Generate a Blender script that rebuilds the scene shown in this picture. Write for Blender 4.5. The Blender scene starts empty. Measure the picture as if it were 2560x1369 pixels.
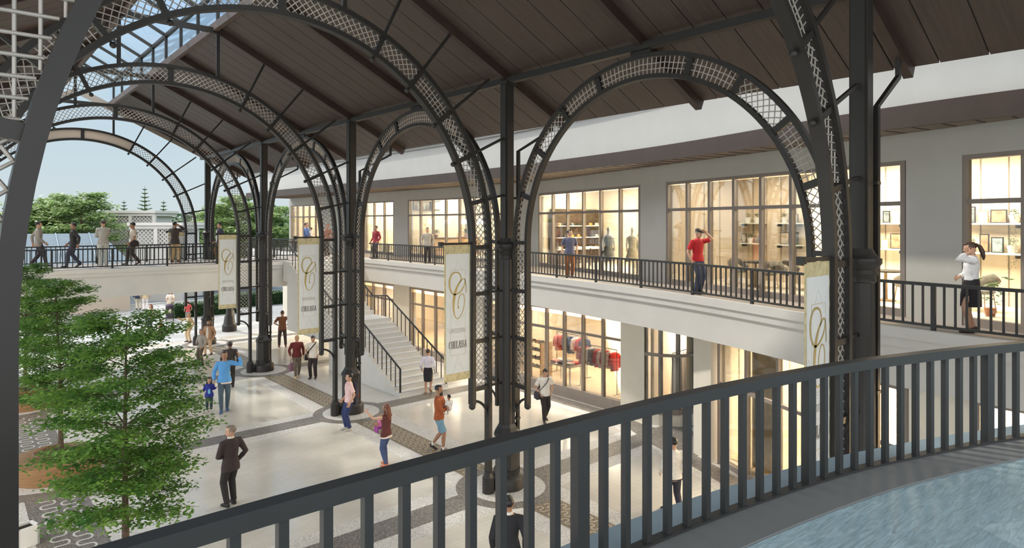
import bpy, bmesh, math, random
from mathutils import Vector, Matrix
random.seed(7)
D = bpy.data
SC = bpy.context.scene
COL = SC.collection
PI = math.pi

# ---------------------------------------------------------------- camera, sky, sun, exposure
EYE = 6.6                       # eye height over the ground floor
UP = 4.6                        # upper storey floor level
YAW = math.radians(40.9)
FPX = 1618.0
SN, CS = math.sin(YAW), math.cos(YAW)
cam = D.cameras.new('camera')
cam.sensor_width = 36.0
cam.lens = 36.0 * FPX / 2560
cam.shift_y = -129.5 / 2560
cam.clip_start = 0.05
cam.clip_end = 600
camo = D.objects.new('camera', cam)
COL.objects.link(camo)
camo.location = (0, 0, EYE)
camo.rotation_euler = (PI / 2, 0, -YAW)
SC.camera = camo

W = D.worlds.new('sky')
SC.world = W
W.use_nodes = True
wn = W.node_tree
# clear sky, pale at the horizon and blue overhead, with thin streaks of cloud
gc = wn.nodes.new('ShaderNodeTexCoord')
sx = wn.nodes.new('ShaderNodeSeparateXYZ')
rp = wn.nodes.new('ShaderNodeValToRGB')
e = rp.color_ramp.elements
e[0].position = 0.0; e[0].color = (0.74, 0.84, 0.86, 1)
e[1].position = 1.0; e[1].color = (0.50, 0.60, 0.74, 1)
k = e.new(0.16); k.color = (0.60, 0.78, 0.90, 1)
k = e.new(0.40); k.color = (0.33, 0.57, 0.90, 1)
k = e.new(0.62); k.color = (0.52, 0.64, 0.80, 1)
cn = wn.nodes.new('ShaderNodeTexNoise'); cn.inputs['Scale'].default_value = 2.2; cn.inputs['Detail'].default_value = 6
cm = wn.nodes.new('ShaderNodeMapping'); cm.inputs['Scale'].default_value = (1, 1, 3.5)
cr = wn.nodes.new('ShaderNodeMapRange'); cr.inputs[1].default_value = 0.5; cr.inputs[2].default_value = 0.8; cr.inputs[4].default_value = 0.45
cx = wn.nodes.new('ShaderNodeMix'); cx.data_type = 'RGBA'
cx.inputs[7].default_value = (0.85, 0.90, 0.95, 1)
wl = wn.links.new
wl(gc.outputs['Generated'], sx.inputs[0]); wl(sx.outputs['Z'], rp.inputs[0])
wl(gc.outputs['Generated'], cm.inputs[0]); wl(cm.outputs[0], cn.inputs['Vector']); wl(cn.outputs[0], cr.inputs[0])
wl(cr.outputs[0], cx.inputs[0]); wl(rp.outputs[0], cx.inputs[6])
cw = wn.nodes.new('ShaderNodeMix'); cw.data_type = 'RGBA'; cw.inputs[7].default_value = (0.90, 0.86, 0.80, 1)
wl(cx.outputs[2], cw.inputs[6]); wl(cw.outputs[2], wn.nodes['Background'].inputs[0])
# added brightening of the unseen sky overhead and behind the viewer, lighting the mall
dm = wn.nodes.new('ShaderNodeVectorMath'); dm.operation = 'DOT_PRODUCT'; dm.inputs[1].default_value = (-0.46, -0.42, 0.78)
dr = wn.nodes.new('ShaderNodeMapRange'); dr.inputs[1].default_value = -0.35; dr.inputs[2].default_value = 0.75; dr.inputs[3].default_value = 0.50; dr.inputs[4].default_value = 1.9
wr = wn.nodes.new('ShaderNodeMapRange'); wr.inputs[1].default_value = 0.1; wr.inputs[2].default_value = 0.65; wr.inputs[4].default_value = 0.85
wl(dm.outputs['Value'], wr.inputs[0]); wl(wr.outputs[0], cw.inputs[0])
wl(gc.outputs['Generated'], dm.inputs[0]); wl(dm.outputs['Value'], dr.inputs[0]); wl(dr.outputs[0], wn.nodes['Background'].inputs[1])

sun = D.lights.new('sun', 'SUN')
sun.energy = 2.1
sun.angle = math.radians(2.5)
sun.color = (1.0, 0.93, 0.82)
suno = D.objects.new('sun', sun)
COL.objects.link(suno)
SUN_AZ, SUN_EL = math.radians(-18), math.radians(44)     # azimuth from +Y towards +X
sd = Vector((math.sin(SUN_AZ) * math.cos(SUN_EL), math.cos(SUN_AZ) * math.cos(SUN_EL), math.sin(SUN_EL)))
suno.rotation_euler = sd.to_track_quat('Z', 'Y').to_euler()
suno.location = sd * 60

SC.view_settings.view_transform = 'Standard'
SC.view_settings.look = 'None'
SC.view_settings.gamma = 1.0
SC.view_settings.use_curve_mapping = False
SC.view_settings.exposure = 0.82
SC.cycles.max_bounces = 8
SC.cycles.diffuse_bounces = 4
SC.cycles.glossy_bounces = 3
SC.cycles.transmission_bounces = 4
SC.cycles.transparent_max_bounces = 24
SC.cycles.caustics_reflective = False
SC.cycles.caustics_refractive = False
SC.cycles.sample_clamp_indirect = 6.0
SC.cycles.use_denoising = True

# ---------------------------------------------------------------- placing helpers
def at(px, py, z):
    """Place on the level z that the photograph shows at pixel px, py."""
    F = (EYE - z) * FPX / (py - 555.0)
    return at_depth(px, F)
def at_depth(px, F):
    R = (px - 1280.0) / FPX * F
    return Vector((SN * F + CS * R, CS * F - SN * R))
def depth(x, y):
    return SN * x + CS * y

# ---------------------------------------------------------------- materials
MATS = {}
def mat(name, col, rough=0.6, metal=0.0, var=0.0, scale=8.0, bump=0.0, bscale=60.0, spec=0.5, sub=None, aniso=None):
    if name in MATS:
        return MATS[name]
    m = D.materials.new(name)
    m.use_nodes = True
    t = m.node_tree
    b = t.nodes['Principled BSDF']
    b.inputs['Base Color'].default_value = (*col, 1)
    b.inputs['Roughness'].default_value = rough
    b.inputs['Metallic'].default_value = metal
    b.inputs['Specular IOR Level'].default_value = spec
    tc = t.nodes.new('ShaderNodeTexCoord')
    if var > 0:
        n = t.nodes.new('ShaderNodeTexNoise')
        n.inputs['Scale'].default_value = scale
        n.inputs['Detail'].default_value = 4
        src = tc.outputs['Object']
        if aniso:
            mp = t.nodes.new('ShaderNodeMapping')
            mp.inputs['Scale'].default_value = aniso
            t.links.new(src, mp.inputs[0]); src = mp.outputs[0]
        t.links.new(src, n.inputs['Vector'])
        r = t.nodes.new('ShaderNodeValToRGB')
        r.color_ramp.elements[0].position = 0.3
        r.color_ramp.elements[1].position = 0.7
        r.color_ramp.elements[0].color = (*[c * (1 - var) for c in col], 1)
        r.color_ramp.elements[1].color = (*[min(1, c * (1 + var)) for c in col], 1)
        t.links.new(n.outputs[0], r.inputs[0])
        t.links.new(r.outputs[0], b.inputs['Base Color'])
    if bump > 0:
        n2 = t.nodes.new('ShaderNodeTexNoise')
        n2.inputs['Scale'].default_value = bscale
        n2.inputs['Detail'].default_value = 3
        t.links.new(tc.outputs['Object'], n2.inputs['Vector'])
        bp = t.nodes.new('ShaderNodeBump')
        bp.inputs['Strength'].default_value = bump
        bp.inputs['Distance'].default_value = 0.02
        t.links.new(n2.outputs[0], bp.inputs['Height'])
        t.links.new(bp.outputs[0], b.inputs['Normal'])
    MATS[name] = m
    return m

def glow(name, col, strength):
    if name in MATS:
        return MATS[name]
    m = D.materials.new(name)
    m.use_nodes = True
    b = m.node_tree.nodes['Principled BSDF']
    b.inputs['Base Color'].default_value = (*col, 1)
    b.inputs['Emission Color'].default_value = (*col, 1)
    b.inputs['Emission Strength'].default_value = strength
    MATS[name] = m
    return m

def glass(name, tint=(0.96, 0.98, 0.97), refl=1.0):
    m = D.materials.new(name)
    m.use_nodes = True
    t = m.node_tree
    t.nodes.clear()
    o = t.nodes.new('ShaderNodeOutputMaterial')
    mx = t.nodes.new('ShaderNodeMixShader')
    tr = t.nodes.new('ShaderNodeBsdfTransparent')
    tr.inputs[0].default_value = (*tint, 1)
    gl = t.nodes.new('ShaderNodeBsdfGlossy')
    gl.inputs['Roughness'].default_value = 0.02
    fr = t.nodes.new('ShaderNodeFresnel')
    fr.inputs[0].default_value = 1.5
    ml = t.nodes.new('ShaderNodeMath')
    ml.operation = 'MULTIPLY'
    ml.inputs[1].default_value = refl
    t.links.new(fr.outputs[0], ml.inputs[0])
    t.links.new(ml.outputs[0], mx.inputs[0])
    t.links.new(tr.outputs[0], mx.inputs[1])
    t.links.new(gl.outputs[0], mx.inputs[2])
    t.links.new(mx.outputs[0], o.inputs[0])
    MATS[name] = m
    return m

def leafmat(name, c1, c2, trans=0.35):
    m = D.materials.new(name)
    m.use_nodes = True
    t = m.node_tree
    t.nodes.clear()
    o = t.nodes.new('ShaderNodeOutputMaterial')
    tc = t.nodes.new('ShaderNodeTexCoord')
    n = t.nodes.new('ShaderNodeTexNoise')
    n.inputs['Scale'].default_value = 3.2
    n.inputs['Detail'].default_value = 6
    r = t.nodes.new('ShaderNodeValToRGB')
    r.color_ramp.elements[0].position = 0.35
    r.color_ramp.elements[1].position = 0.68
    r.color_ramp.elements[0].color = (*c1, 1)
    r.color_ramp.elements[1].color = (*c2, 1)
    df = t.nodes.new('ShaderNodeBsdfPrincipled')
    df.inputs['Roughness'].default_value = 0.45
    tl = t.nodes.new('ShaderNodeBsdfTranslucent')
    mx = t.nodes.new('ShaderNodeMixShader')
    mx.inputs[0].default_value = trans
    t.links.new(tc.outputs['Object'], n.inputs['Vector'])
    t.links.new(n.outputs[0], r.inputs[0])
    t.links.new(r.outputs[0], df.inputs['Base Color'])
    t.links.new(r.outputs[0], tl.inputs[0])
    t.links.new(df.outputs[0], mx.inputs[1])
    t.links.new(tl.outputs[0], mx.inputs[2])
    t.links.new(mx.outputs[0], o.inputs[0])
    MATS[name] = m
    return m

def speckle(name, ca, cb, cc, scale=90.0, rough=0.5, thr=(0.42, 0.58)):
    """granite chips of three colours"""
    m = D.materials.new(name)
    m.use_nodes = True
    t = m.node_tree
    b = t.nodes['Principled BSDF']
    b.inputs['Roughness'].default_value = rough
    tc = t.nodes.new('ShaderNodeTexCoord')
    v = t.nodes.new('ShaderNodeTexVoronoi')
    v.inputs['Scale'].default_value = scale
    t.links.new(tc.outputs['Object'], v.inputs['Vector'])
    sp = t.nodes.new('ShaderNodeSeparateColor')
    t.links.new(v.outputs['Color'], sp.inputs[0])
    n = t.nodes.new('ShaderNodeTexNoise')
    n.inputs['Scale'].default_value = 5
    n.inputs['Detail'].default_value = 5
    t.links.new(tc.outputs['Object'], n.inputs['Vector'])
    ad = t.nodes.new('ShaderNodeMath')
    ad.operation = 'MULTIPLY_ADD'
    ad.inputs[1].default_value = 0.75
    t.links.new(sp.outputs[0], ad.inputs[0])
    ms = t.nodes.new('ShaderNodeMath')
    ms.operation = 'MULTIPLY'
    ms.inputs[1].default_value = 0.25
    t.links.new(n.outputs[0], ms.inputs[0])
    t.links.new(ms.outputs[0], ad.inputs[2])
    r = t.nodes.new('ShaderNodeValToRGB')
    e = r.color_ramp.elements
    e[0].position = thr[0] - 0.2; e[0].color = (*ca, 1)
    e[1].position = thr[1] + 0.2; e[1].color = (*cc, 1)
    k = e.new(0.5); k.color = (*cb, 1)
    t.links.new(ad.outputs[0], r.inputs[0])
    t.links.new(r.outputs[0], b.inputs['Base Color'])
    MATS[name] = m
    return m

def paver(name, base, joint, bw, bh, rough=0.3, rot=0.0, var=0.05, jw=0.008):
    m = D.materials.new(name)
    m.use_nodes = True
    t = m.node_tree
    b = t.nodes['Principled BSDF']
    b.inputs['Roughness'].default_value = rough
    tc = t.nodes.new('ShaderNodeTexCoord')
    mp = t.nodes.new('ShaderNodeMapping')
    mp.inputs['Rotation'].default_value = (0, 0, rot)
    br = t.nodes.new('ShaderNodeTexBrick')
    br.inputs['Scale'].default_value = 1
    br.inputs['Brick Width'].default_value = bw
    br.inputs['Row Height'].default_value = bh
    br.inputs['Mortar Size'].default_value = jw
    br.inputs['Color1'].default_value = (*[c * (1 - var) for c in base], 1)
    br.inputs['Color2'].default_value = (*[min(1, c * (1 + var)) for c in base], 1)
    br.inputs['Mortar'].default_value = (*joint, 1)
    n = t.nodes.new('ShaderNodeTexNoise')
    n.inputs['Scale'].default_value = 0.7
    n.inputs['Detail'].default_value = 6
    mr = t.nodes.new('ShaderNodeMapRange')
    mr.inputs[1].default_value = 0.3; mr.inputs[2].default_value = 0.7
    mr.inputs[3].default_value = 0.9; mr.inputs[4].default_value = 1.08
    mx = t.nodes.new('ShaderNodeVectorMath')
    mx.operation = 'SCALE'
    t.links.new(tc.outputs['Object'], mp.inputs[0])
    t.links.new(mp.outputs[0], br.inputs['Vector'])
    t.links.new(tc.outputs['Object'], n.inputs['Vector'])
    t.links.new(n.outputs[0], mr.inputs[0])
    t.links.new(br.outputs['Color'], mx.inputs[0])
    t.links.new(mr.outputs[0], mx.inputs['Scale'])
    t.links.new(mx.outputs[0], b.inputs['Base Color'])
    MATS[name] = m
    return m

STEEL = mat('dark painted steel', (0.026, 0.0235, 0.0215), 0.42, 0.0, 0.10, 3.0, spec=0.35)
RAILM = mat('charcoal painted rail steel', (0.032, 0.033, 0.033), 0.45, 0.0, 0.08, 3.0, spec=0.35)
LATT = mat('pale lattice rod', (0.42, 0.385, 0.35), 0.35, 0.2)
WOODC = mat('dark stained ceiling board', (0.062, 0.043, 0.035), 0.5, 0, 0.22, 2.0, aniso=(0.6, 14, 0.6))
WOODB = mat('dark brown timber beam', (0.036, 0.020, 0.015), 0.5, 0, 0.2, 3.0)
WOODP = mat('brown timber purlin', (0.085, 0.055, 0.042), 0.5, 0, 0.2, 3.0)
PLAST_LIT = mat('lit white render', (0.74, 0.725, 0.69), 0.75, 0, 0.03, 1.5)  # same render as the balcony, with extra light on the bridge painted in
PLAST = mat('white render', (0.51, 0.50, 0.48), 0.75, 0, 0.03, 1.5)
GREYW = mat('grey render', (0.42, 0.41, 0.38), 0.8, 0, 0.03, 1.5)
CREAM = mat('cream stone render', (0.62, 0.58, 0.50), 0.7, 0, 0.03, 2.0)
FASC = mat('brown fascia board', (0.040, 0.026, 0.021), 0.5, 0, 0.12, 2.0)
SOFF = mat('brown soffit board', (0.20, 0.155, 0.125), 0.6, 0, 0.12, 3.0)
WFRM = mat('taupe window frame', (0.23, 0.195, 0.170), 0.45, 0, 0.06, 3.0)
GLASS = glass('shop window glass', refl=0.85)
SKYGL = glass('skylight glass', (0.93, 0.97, 1.0), refl=0.4)
TERR = paver('pale terrazzo paving', (0.62, 0.59, 0.53), (0.53, 0.505, 0.455), 0.42, 0.14, 0.16, 0.0, 0.025, 0.005)
GRAN_W = speckle('white granite setts', (0.40, 0.385, 0.37), (0.62, 0.60, 0.57), (0.74, 0.72, 0.68), 60.0, 0.4)
GRAN_D = speckle('dark granite setts', (0.07, 0.062, 0.056), (0.155, 0.14, 0.125), (0.34, 0.31, 0.28), 70.0, 0.35)
GRAN_B = speckle('brown granite setts', (0.10, 0.075, 0.05), (0.20, 0.155, 0.105), (0.33, 0.27, 0.19), 70.0, 0.38)
BRASS = mat('pale wave inlay', (0.62, 0.55, 0.42), 0.3, 0.3)
SILV = mat('silver wave inlay', (0.72, 0.70, 0.66), 0.3, 0.2)

# ---------------------------------------------------------------- mesh helpers
class MB:
    def __init__(s):
        s.v = []; s.f = []
    def add(s, vs, fs):
        o = len(s.v)
        s.v += [tuple(v) for v in vs]
        s.f += [tuple(i + o for i in f) for f in fs]
        return s
    def box(s, cx, cy, cz, sx, sy, sz, rz=0.0):
        c, n = math.cos(rz), math.sin(rz)
        vs = []
        for z in (-.5, .5):
            for x, y in ((-.5, -.5), (.5, -.5), (.5, .5), (-.5, .5)):
                a, b = x * sx, y * sy
                vs.append((cx + a * c - b * n, cy + a * n + b * c, cz + z * sz))
        return s.add(vs, [(3, 2, 1, 0), (4, 5, 6, 7), (0, 1, 5, 4), (1, 2, 6, 5), (2, 3, 7, 6), (3, 0, 4, 7)])
    def bar(s, p0, p1, w, h, up=(0, 0, 1)):
        p0, p1 = Vector(p0), Vector(p1)
        d = (p1 - p0).normalized()
        u = Vector(up)
        if abs(d.dot(u)) > 0.98:
            u = Vector((0, 1, 0)) if abs(d.y) < 0.9 else Vector((1, 0, 0))
        a = d.cross(u).normalized()
        b = a.cross(d).normalized()
        vs = []
        for p in (p0, p1):
            for i, j in ((-1, -1), (1, -1), (1, 1), (-1, 1)):
                vs.append(p + a * (i * w / 2) + b * (j * h / 2))
        return s.add(vs, [(0, 1, 2, 3), (7, 6, 5, 4), (0, 4, 5, 1), (1, 5, 6, 2), (2, 6, 7, 3), (3, 7, 4, 0)])
    def tube(s, path, r, n=8, cap=True, sq=None):
        P = [Vector(p) for p in path]
        k = len(P)
        rs = r if isinstance(r, (list, tuple)) else [r] * k
        T = []
        for i in range(k):
            d = (P[min(i + 1, k - 1)] - P[max(i - 1, 0)])
            T.append(d.normalized() if d.length > 1e-9 else Vector((0, 0, 1)))
        u = Vector((0, 0, 1))
        if abs(T[0].dot(u)) > 0.95:
            u = Vector((0, 1, 0))
        a = T[0].cross(u).normalized()
        vs = []
        for i in range(k):
            a = (a - T[i] * a.dot(T[i])).normalized()
            b = T[i].cross(a)
            rr = rs[i]
            ra, rb = rr if isinstance(rr, (tuple, list)) else (rr, rr)
            for j in range(n):
                t = 2 * PI * (j + 0.5) / n
                vs.append(P[i] + a * (math.cos(t) * ra) + b * (math.sin(t) * rb))
        fs = []
        for i in range(k - 1):
            for j in range(n):
                fs.append((i * n + j, i * n + (j + 1) % n, (i + 1) * n + (j + 1) % n, (i + 1) * n + j))
        if cap:
            fs.append(tuple(range(n - 1, -1, -1)))
            fs.append(tuple((k - 1) * n + j for j in range(n)))
        return s.add(vs, fs)
    def lathe(s, prof, cx=0, cy=0, n=16, rot=0.0, cap=True, cz=0.0):
        vs = []
        for r, z in prof:
            for j in range(n):
                t = rot + 2 * PI * j / n
                vs.append((cx + r * math.cos(t), cy + r * math.sin(t), cz + z))
        k = len(prof)
        fs = []
        for i in range(k - 1):
            for j in range(n):
                fs.append((i * n + j, i * n + (j + 1) % n, (i + 1) * n + (j + 1) % n, (i + 1) * n + j))
        if cap:
            fs.append(tuple(range(n - 1, -1, -1)))
            fs.append(tuple((k - 1) * n + j for j in range(n)))
        return s.add(vs, fs)
    def ell(s, c, rx, ry, rz, n=12, m=8, M=None):
        c = Vector(c)
        vs = []; fs = []
        for i in range(1, m):
            p = -PI / 2 + PI * i / m
            for j in range(n):
                t = 2 * PI * j / n
                q = Vector((rx * math.cos(p) * math.cos(t), ry * math.cos(p) * math.sin(t), rz * math.sin(p)))
                vs.append(c + (M @ q if M else q))
        a = len(vs)
        q0, q1 = Vector((0, 0, -rz)), Vector((0, 0, rz))
        vs.append(c + (M @ q0 if M else q0)); vs.append(c + (M @ q1 if M else q1))
        for i in range(m - 2):
            for j in range(n):
                fs.append((i * n + j, i * n + (j + 1) % n, (i + 1) * n + (j + 1) % n, (i + 1) * n + j))
        for j in range(n):
            fs.append((a, (j + 1) % n, j))
            fs.append((a + 1, (m - 2) * n + j, (m - 2) * n + (j + 1) % n))
        return s.add(vs, fs)
    def poly(s, pts, z0, z1):
        n = len(pts)
        vs = [(p[0], p[1], z0) for p in pts] + [(p[0], p[1], z1) for p in pts]
        fs = [tuple(range(n - 1, -1, -1)), tuple(range(n, 2 * n))]
        for i in range(n):
            fs.append((i, (i + 1) % n, n + (i + 1) % n, n + i))
        return s.add(vs, fs)
    def strip(s, A, B, z0, z1):
        """solid band between two matching open polylines A and B (xy), z0..z1; z may be lists"""
        n = len(A)
        g = lambda z, i: z[i] if isinstance(z, (list, tuple)) else z
        vs = []
        for i in range(n):
            vs += [(A[i][0], A[i][1], g(z0, i)), (B[i][0], B[i][1], g(z0, i)), (B[i][0], B[i][1], g(z1, i)), (A[i][0], A[i][1], g(z1, i))]
        fs = [(0, 1, 2, 3), (4 * n - 1, 4 * n - 2, 4 * n - 3, 4 * n - 4)]
        for i in range(n - 1):
            a, b = 4 * i, 4 * i + 4
            for j in range(4):
                fs.append((a + j, b + j, b + (j + 1) % 4, a + (j + 1) % 4))
        return s.add(vs, fs)
    def arc(s, c, r, w, h, a0, a1, n, ax=0):
        """rectangular member bent round c in the vertical plane; w radial, h across; ax 0: plane XZ, 1: plane YZ"""
        vs = []
        for i in range(n + 1):
            t = a0 + (a1 - a0) * i / n
            for dr, dh in ((-w / 2, -h / 2), (w / 2, -h / 2), (w / 2, h / 2), (-w / 2, h / 2)):
                u = c[0] + (r + dr) * math.cos(t); z = c[1] + (r + dr) * math.sin(t)
                vs.append((u, dh, z) if ax == 0 else (dh, u, z))
        fs = [(0, 1, 2, 3), (4 * n + 3, 4 * n + 2, 4 * n + 1, 4 * n)]
        for i in range(n):
            for j in range(4):
                fs.append((4 * i + j, 4 * i + 4 + j, 4 * i + 4 + (j + 1) % 4, 4 * i + (j + 1) % 4))
        return s.add(vs, fs)
    def mesh(s, name):
        me = D.meshes.new(name)
        me.from_pydata(s.v, [], s.f)
        me.update()
        return me
    def build(s, name, m, parent=None, smooth=False, loc=None, recalc=True):
        me = s.mesh(name)
        if recalc and len(s.f) < 60000:
            bm = bmesh.new(); bm.from_mesh(me)
            bmesh.ops.recalc_face_normals(bm, faces=bm.faces)
            bm.to_mesh(me); bm.free()
        if smooth:
            me.shade_smooth()
            me.set_sharp_from_angle(angle=math.radians(38))
        return link(name, me, m, parent, loc)

def link(name, me, m=None, parent=None, loc=None):
    if m is not None and not me.materials:
        me.materials.append(m)
    o = D.objects.new(name, me)
    COL.objects.link(o)
    if parent is not None:
        o.parent = parent
    if loc is not None:
        o.location = loc
    return o

def tag(o, label, cat, group=None, kind=None):
    if label: o['label'] = label
    if cat: o['category'] = cat
    if group: o['group'] = group
    if kind: o['kind'] = kind
    return o
def thing(name, label, cat, loc=(0, 0, 0), rz=0.0, group=None):
    o = D.objects.new(name, None)
    o.empty_display_size = 0.2
    COL.objects.link(o)
    o.location = loc
    o.rotation_euler = (0, 0, rz)
    return tag(o, label, cat, group, 'thing')
def struct(o, label=None):
    o['kind'] = 'structure'
    if label: o['label'] = label
    return o
KIDS = {}
def dup(root, loc=None, rz=None, label=None, group=None):
    """a copy of a thing with copies of its parts and sub-parts"""
    def cp(o, parent):
        c = o.copy(); COL.objects.link(c)
        if parent is not None: c.parent = parent
        for ch in o.children: cp(ch, c)
        return c
    r = cp(root, None)
    if loc is not None: r.location = loc
    if rz is not None: r.rotation_euler = (0, 0, rz)
    if label: r['label'] = label
    if group: r['group'] = group
    return r

def offset(P, d):
    """polyline P moved d to its right-hand side"""
    out = []
    for i in range(len(P)):
        a = Vector(P[max(i - 1, 0)][:2]); b = Vector(P[min(i + 1, len(P) - 1)][:2])
        t = (b - a).normalized()
        out.append((P[i][0] + t.y * d, P[i][1] - t.x * d))
    return out
def smoothline(P, n=6):
    """Catmull-Rom through P"""
    out = []
    Q = [P[0]] + list(P) + [P[-1]]
    for i in range(1, len(Q) - 2):
        p0, p1, p2, p3 = [Vector(q) for q in Q[i - 1:i + 3]]
        for k in range(n):
            t = k / n
            out.append(tuple(0.5 * ((2 * p1) + (p2 - p0) * t + (2 * p0 - 5 * p1 + 4 * p2 - p3) * t * t + (3 * p1 - p0 - 3 * p2 + p3) * t ** 3)))
    out.append(tuple(P[-1]))
    return out
def resample(P, step):
    """points every step along the polyline, with tangent"""
    out = []; acc = 0.0; nxt = 0.0
    for i in range(len(P) - 1):
        a, b = Vector(P[i]), Vector(P[i + 1])
        L = (b - a).length
        if L < 1e-9: continue
        d = (b - a) / L
        while nxt <= acc + L + 1e-9:
            out.append((a + d * (nxt - acc), d)); nxt += step
        acc += L
    return out

# ================================================================ THE SETTING
COLX = 10.5
COLY = [3.98, 12.31, 20.65, 28.98, 37.32]
ARCX = 4.8
# ---- ground floor
struct(MB().box(2.5, 17.0, -0.15, 34, 44.0, 0.30).build('floor', TERR))
def slab(name, pts, z0, z1, m):
    return struct(MB().poly(pts, z0, z1).build(name, m))
Y0, Y1 = -4.9, 38.9
b1 = MB(); b2 = MB(); b3 = MB(); b4 = MB()
b1.box(COLX, (Y0 + Y1) / 2, 0.002, 1.95, Y1 - Y0, 0.004)
b1.box(1.9, (Y0 + Y1) / 2, 0.002, 2.5, Y1 - Y0, 0.004)
for y in COLY:
    b1.box(2.6, y, 0.002, 33.5, 1.7, 0.0036)
struct(b1.build('trim_1', GRAN_W))
b2.box(1.9, (Y0 + Y1) / 2, 0.004, 1.2, Y1 - Y0, 0.006)
for y in COLY:
    b2.box(2.6, y, 0.004, 33.5, 0.74, 0.0056)
    b2.lathe([(1.28, 0), (1.28, 0.010)], COLX, y, 48)
    b2.lathe([(1.72, 0), (1.72, 0.010)], 1.9, y, 48)
struct(b2.build('trim_2', GRAN_D))
b3.box(COLX, (Y0 + Y1) / 2, 0.0045, 0.86, Y1 - Y0, 0.007)
struct(b3.build('trim_3', GRAN_B))
for y in COLY:
    b4.lathe([(0.96, 0), (0.96, 0.013)], COLX, y, 48)
    b4.lathe([(1.25, 0), (1.25, 0.013)], 1.9, y, 48)
struct(b4.build('trim_4', GRAN_W))
# wave inlays
def waves(xc, offs, amp, wl, w, m, name, segs, zt, lean=0.62):
    mb = MB()
    for ya, yb in segs:
        n = int((yb - ya) / 0.016)
        for o in offs:
            C = []
            for i in range(n + 1):
                y = ya + (yb - ya) * i / n
                ph = 2 * PI * y / wl
                C.append((xc + o + amp * math.sin(ph), y - lean * wl / (2 * PI) * math.sin(2 * ph)))
            mb.strip(offset(C, -w / 2), offset(C, w / 2), 0.002, zt)
    struct(mb.build(name, m))
gaps = [(-4.5, COLY[0] - 1.35)] + [(COLY[i] + 1.35, COLY[i + 1] - 1.35) for i in range(4)]
waves(COLX, (-0.24, 0.0, 0.24), 0.085, 0.27, 0.024, BRASS, 'trim_5', gaps, 0.011)
gaps = [(-4.5, COLY[0] - 1.8)] + [(COLY[i] + 1.8, COLY[i + 1] - 1.8) for i in range(4)]
waves(1.9, (-0.2, 0.2), 0.15, 0.50, 0.042, SILV, 'trim_6', gaps, 0.009)

# ---- right-hand side lines: balcony edge E, upper shop front U, ground shop front
E = smoothline([(13.9, -3.2), (13.45, 0.5), (13.3, 3), (13.5, 4.9), (14.3, 6.9), (15.2, 9.4), (15.8, 12.2), (16.25, 15.5), (16.65, 18.2), (16.9, 22), (17.0, 26), (17.0, 32.6), (17.0, 37), (17.0, 44), (17.0, 50.5)], 6)
def evened(P, step=.5, win=4, passes=3):
    Q = [p for p, d in resample(P, step)]
    for _ in range(passes):
        Q = [sum((Q[k] for k in range(max(0, i - w), i + w + 1)), Vector((0, 0))) / (2 * w + 1) if (w := min(i, len(Q) - 1 - i, win)) else Q[i] for i in range(len(Q))]
    return [tuple(q) for q in Q]
E = evened(E)
def ux(y):
    return 13.65 + 0.31 * y if y < 21.5 else 20.3
U = [(ux(y), y) for y in (-3.2, 0, 5, 10, 15, 21.5, 30, 40, 50.5)]
def band(name, P, d0, d1, z0, z1, m):
    return struct(MB().strip(offset(P, d0), offset(P, d1), z0, z1).build(name, m))
def between(name, A, B, z0, z1, m):
    return struct(MB().poly(list(A) + list(reversed(B)), z0, z1).build(name, m))
WALK = paver('balcony stone paving', (0.33, 0.29, 0.26), (0.22, 0.2, 0.18), 0.6, 0.3, 0.45, 0.3)
def across(name, A, back, z0, z1, m):
    return struct(MB().strip(A, [(ux(y) + back, y) for x, y in A], z0, z1).build(name, m))
across('floor_1', offset(E, 0.02), 0.4, 4.50, UP, WALK)
band('trim_7', E, -0.06, 0.20, 4.40, UP + 0.005, PLAST)
band('trim_8', E, -0.02, 0.20, 4.22, 4.40, PLAST)
band('trim_9', E, 0.03, 0.25, 3.45, 4.22, PLAST)
across('ceiling_1', offset(E, 0.1), 0.4, 3.45, 4.49, PLAST)

# ---- canopy over the balcony with its fascia, soffit and the white parapet above
C2 = [p for p in E]
band('trim_10', C2, -0.12, 0.0, 8.38, 8.80, FASC)
across('ceiling_2', C2, 0.2, 8.46, 8.80, SOFF)
sm = MB()
for p, d in resample(offset(C2, 0.3), 0.55):
    q = Vector((d.y, -d.x))
    L = max(0.4, (ux(p.y) - p.x) * 0.93 - 0.1)
    sm.bar((p.x, p.y, 8.455), (p.x + q.x * L, p.y + q.y * L, 8.455), 0.03, 0.012)
struct(sm.build('trim_11', FASC))
PLAST_DIM = mat('shaded white render', (0.38, 0.385, 0.38), 0.8, 0, 0.03, 1.5)  # the white render again, shade put into its colour against strong sky light
band('wall_parapet', C2, 0.10, 0.40, 8.80, 10.12, PLAST_DIM)
band('trim_12', C2, 0.02, 0.42, 10.12, 10.22, PLAST_DIM)
band('trim_13', C2, -0.06, 0.46, 10.22, 10.36, PLAST_DIM)

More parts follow.
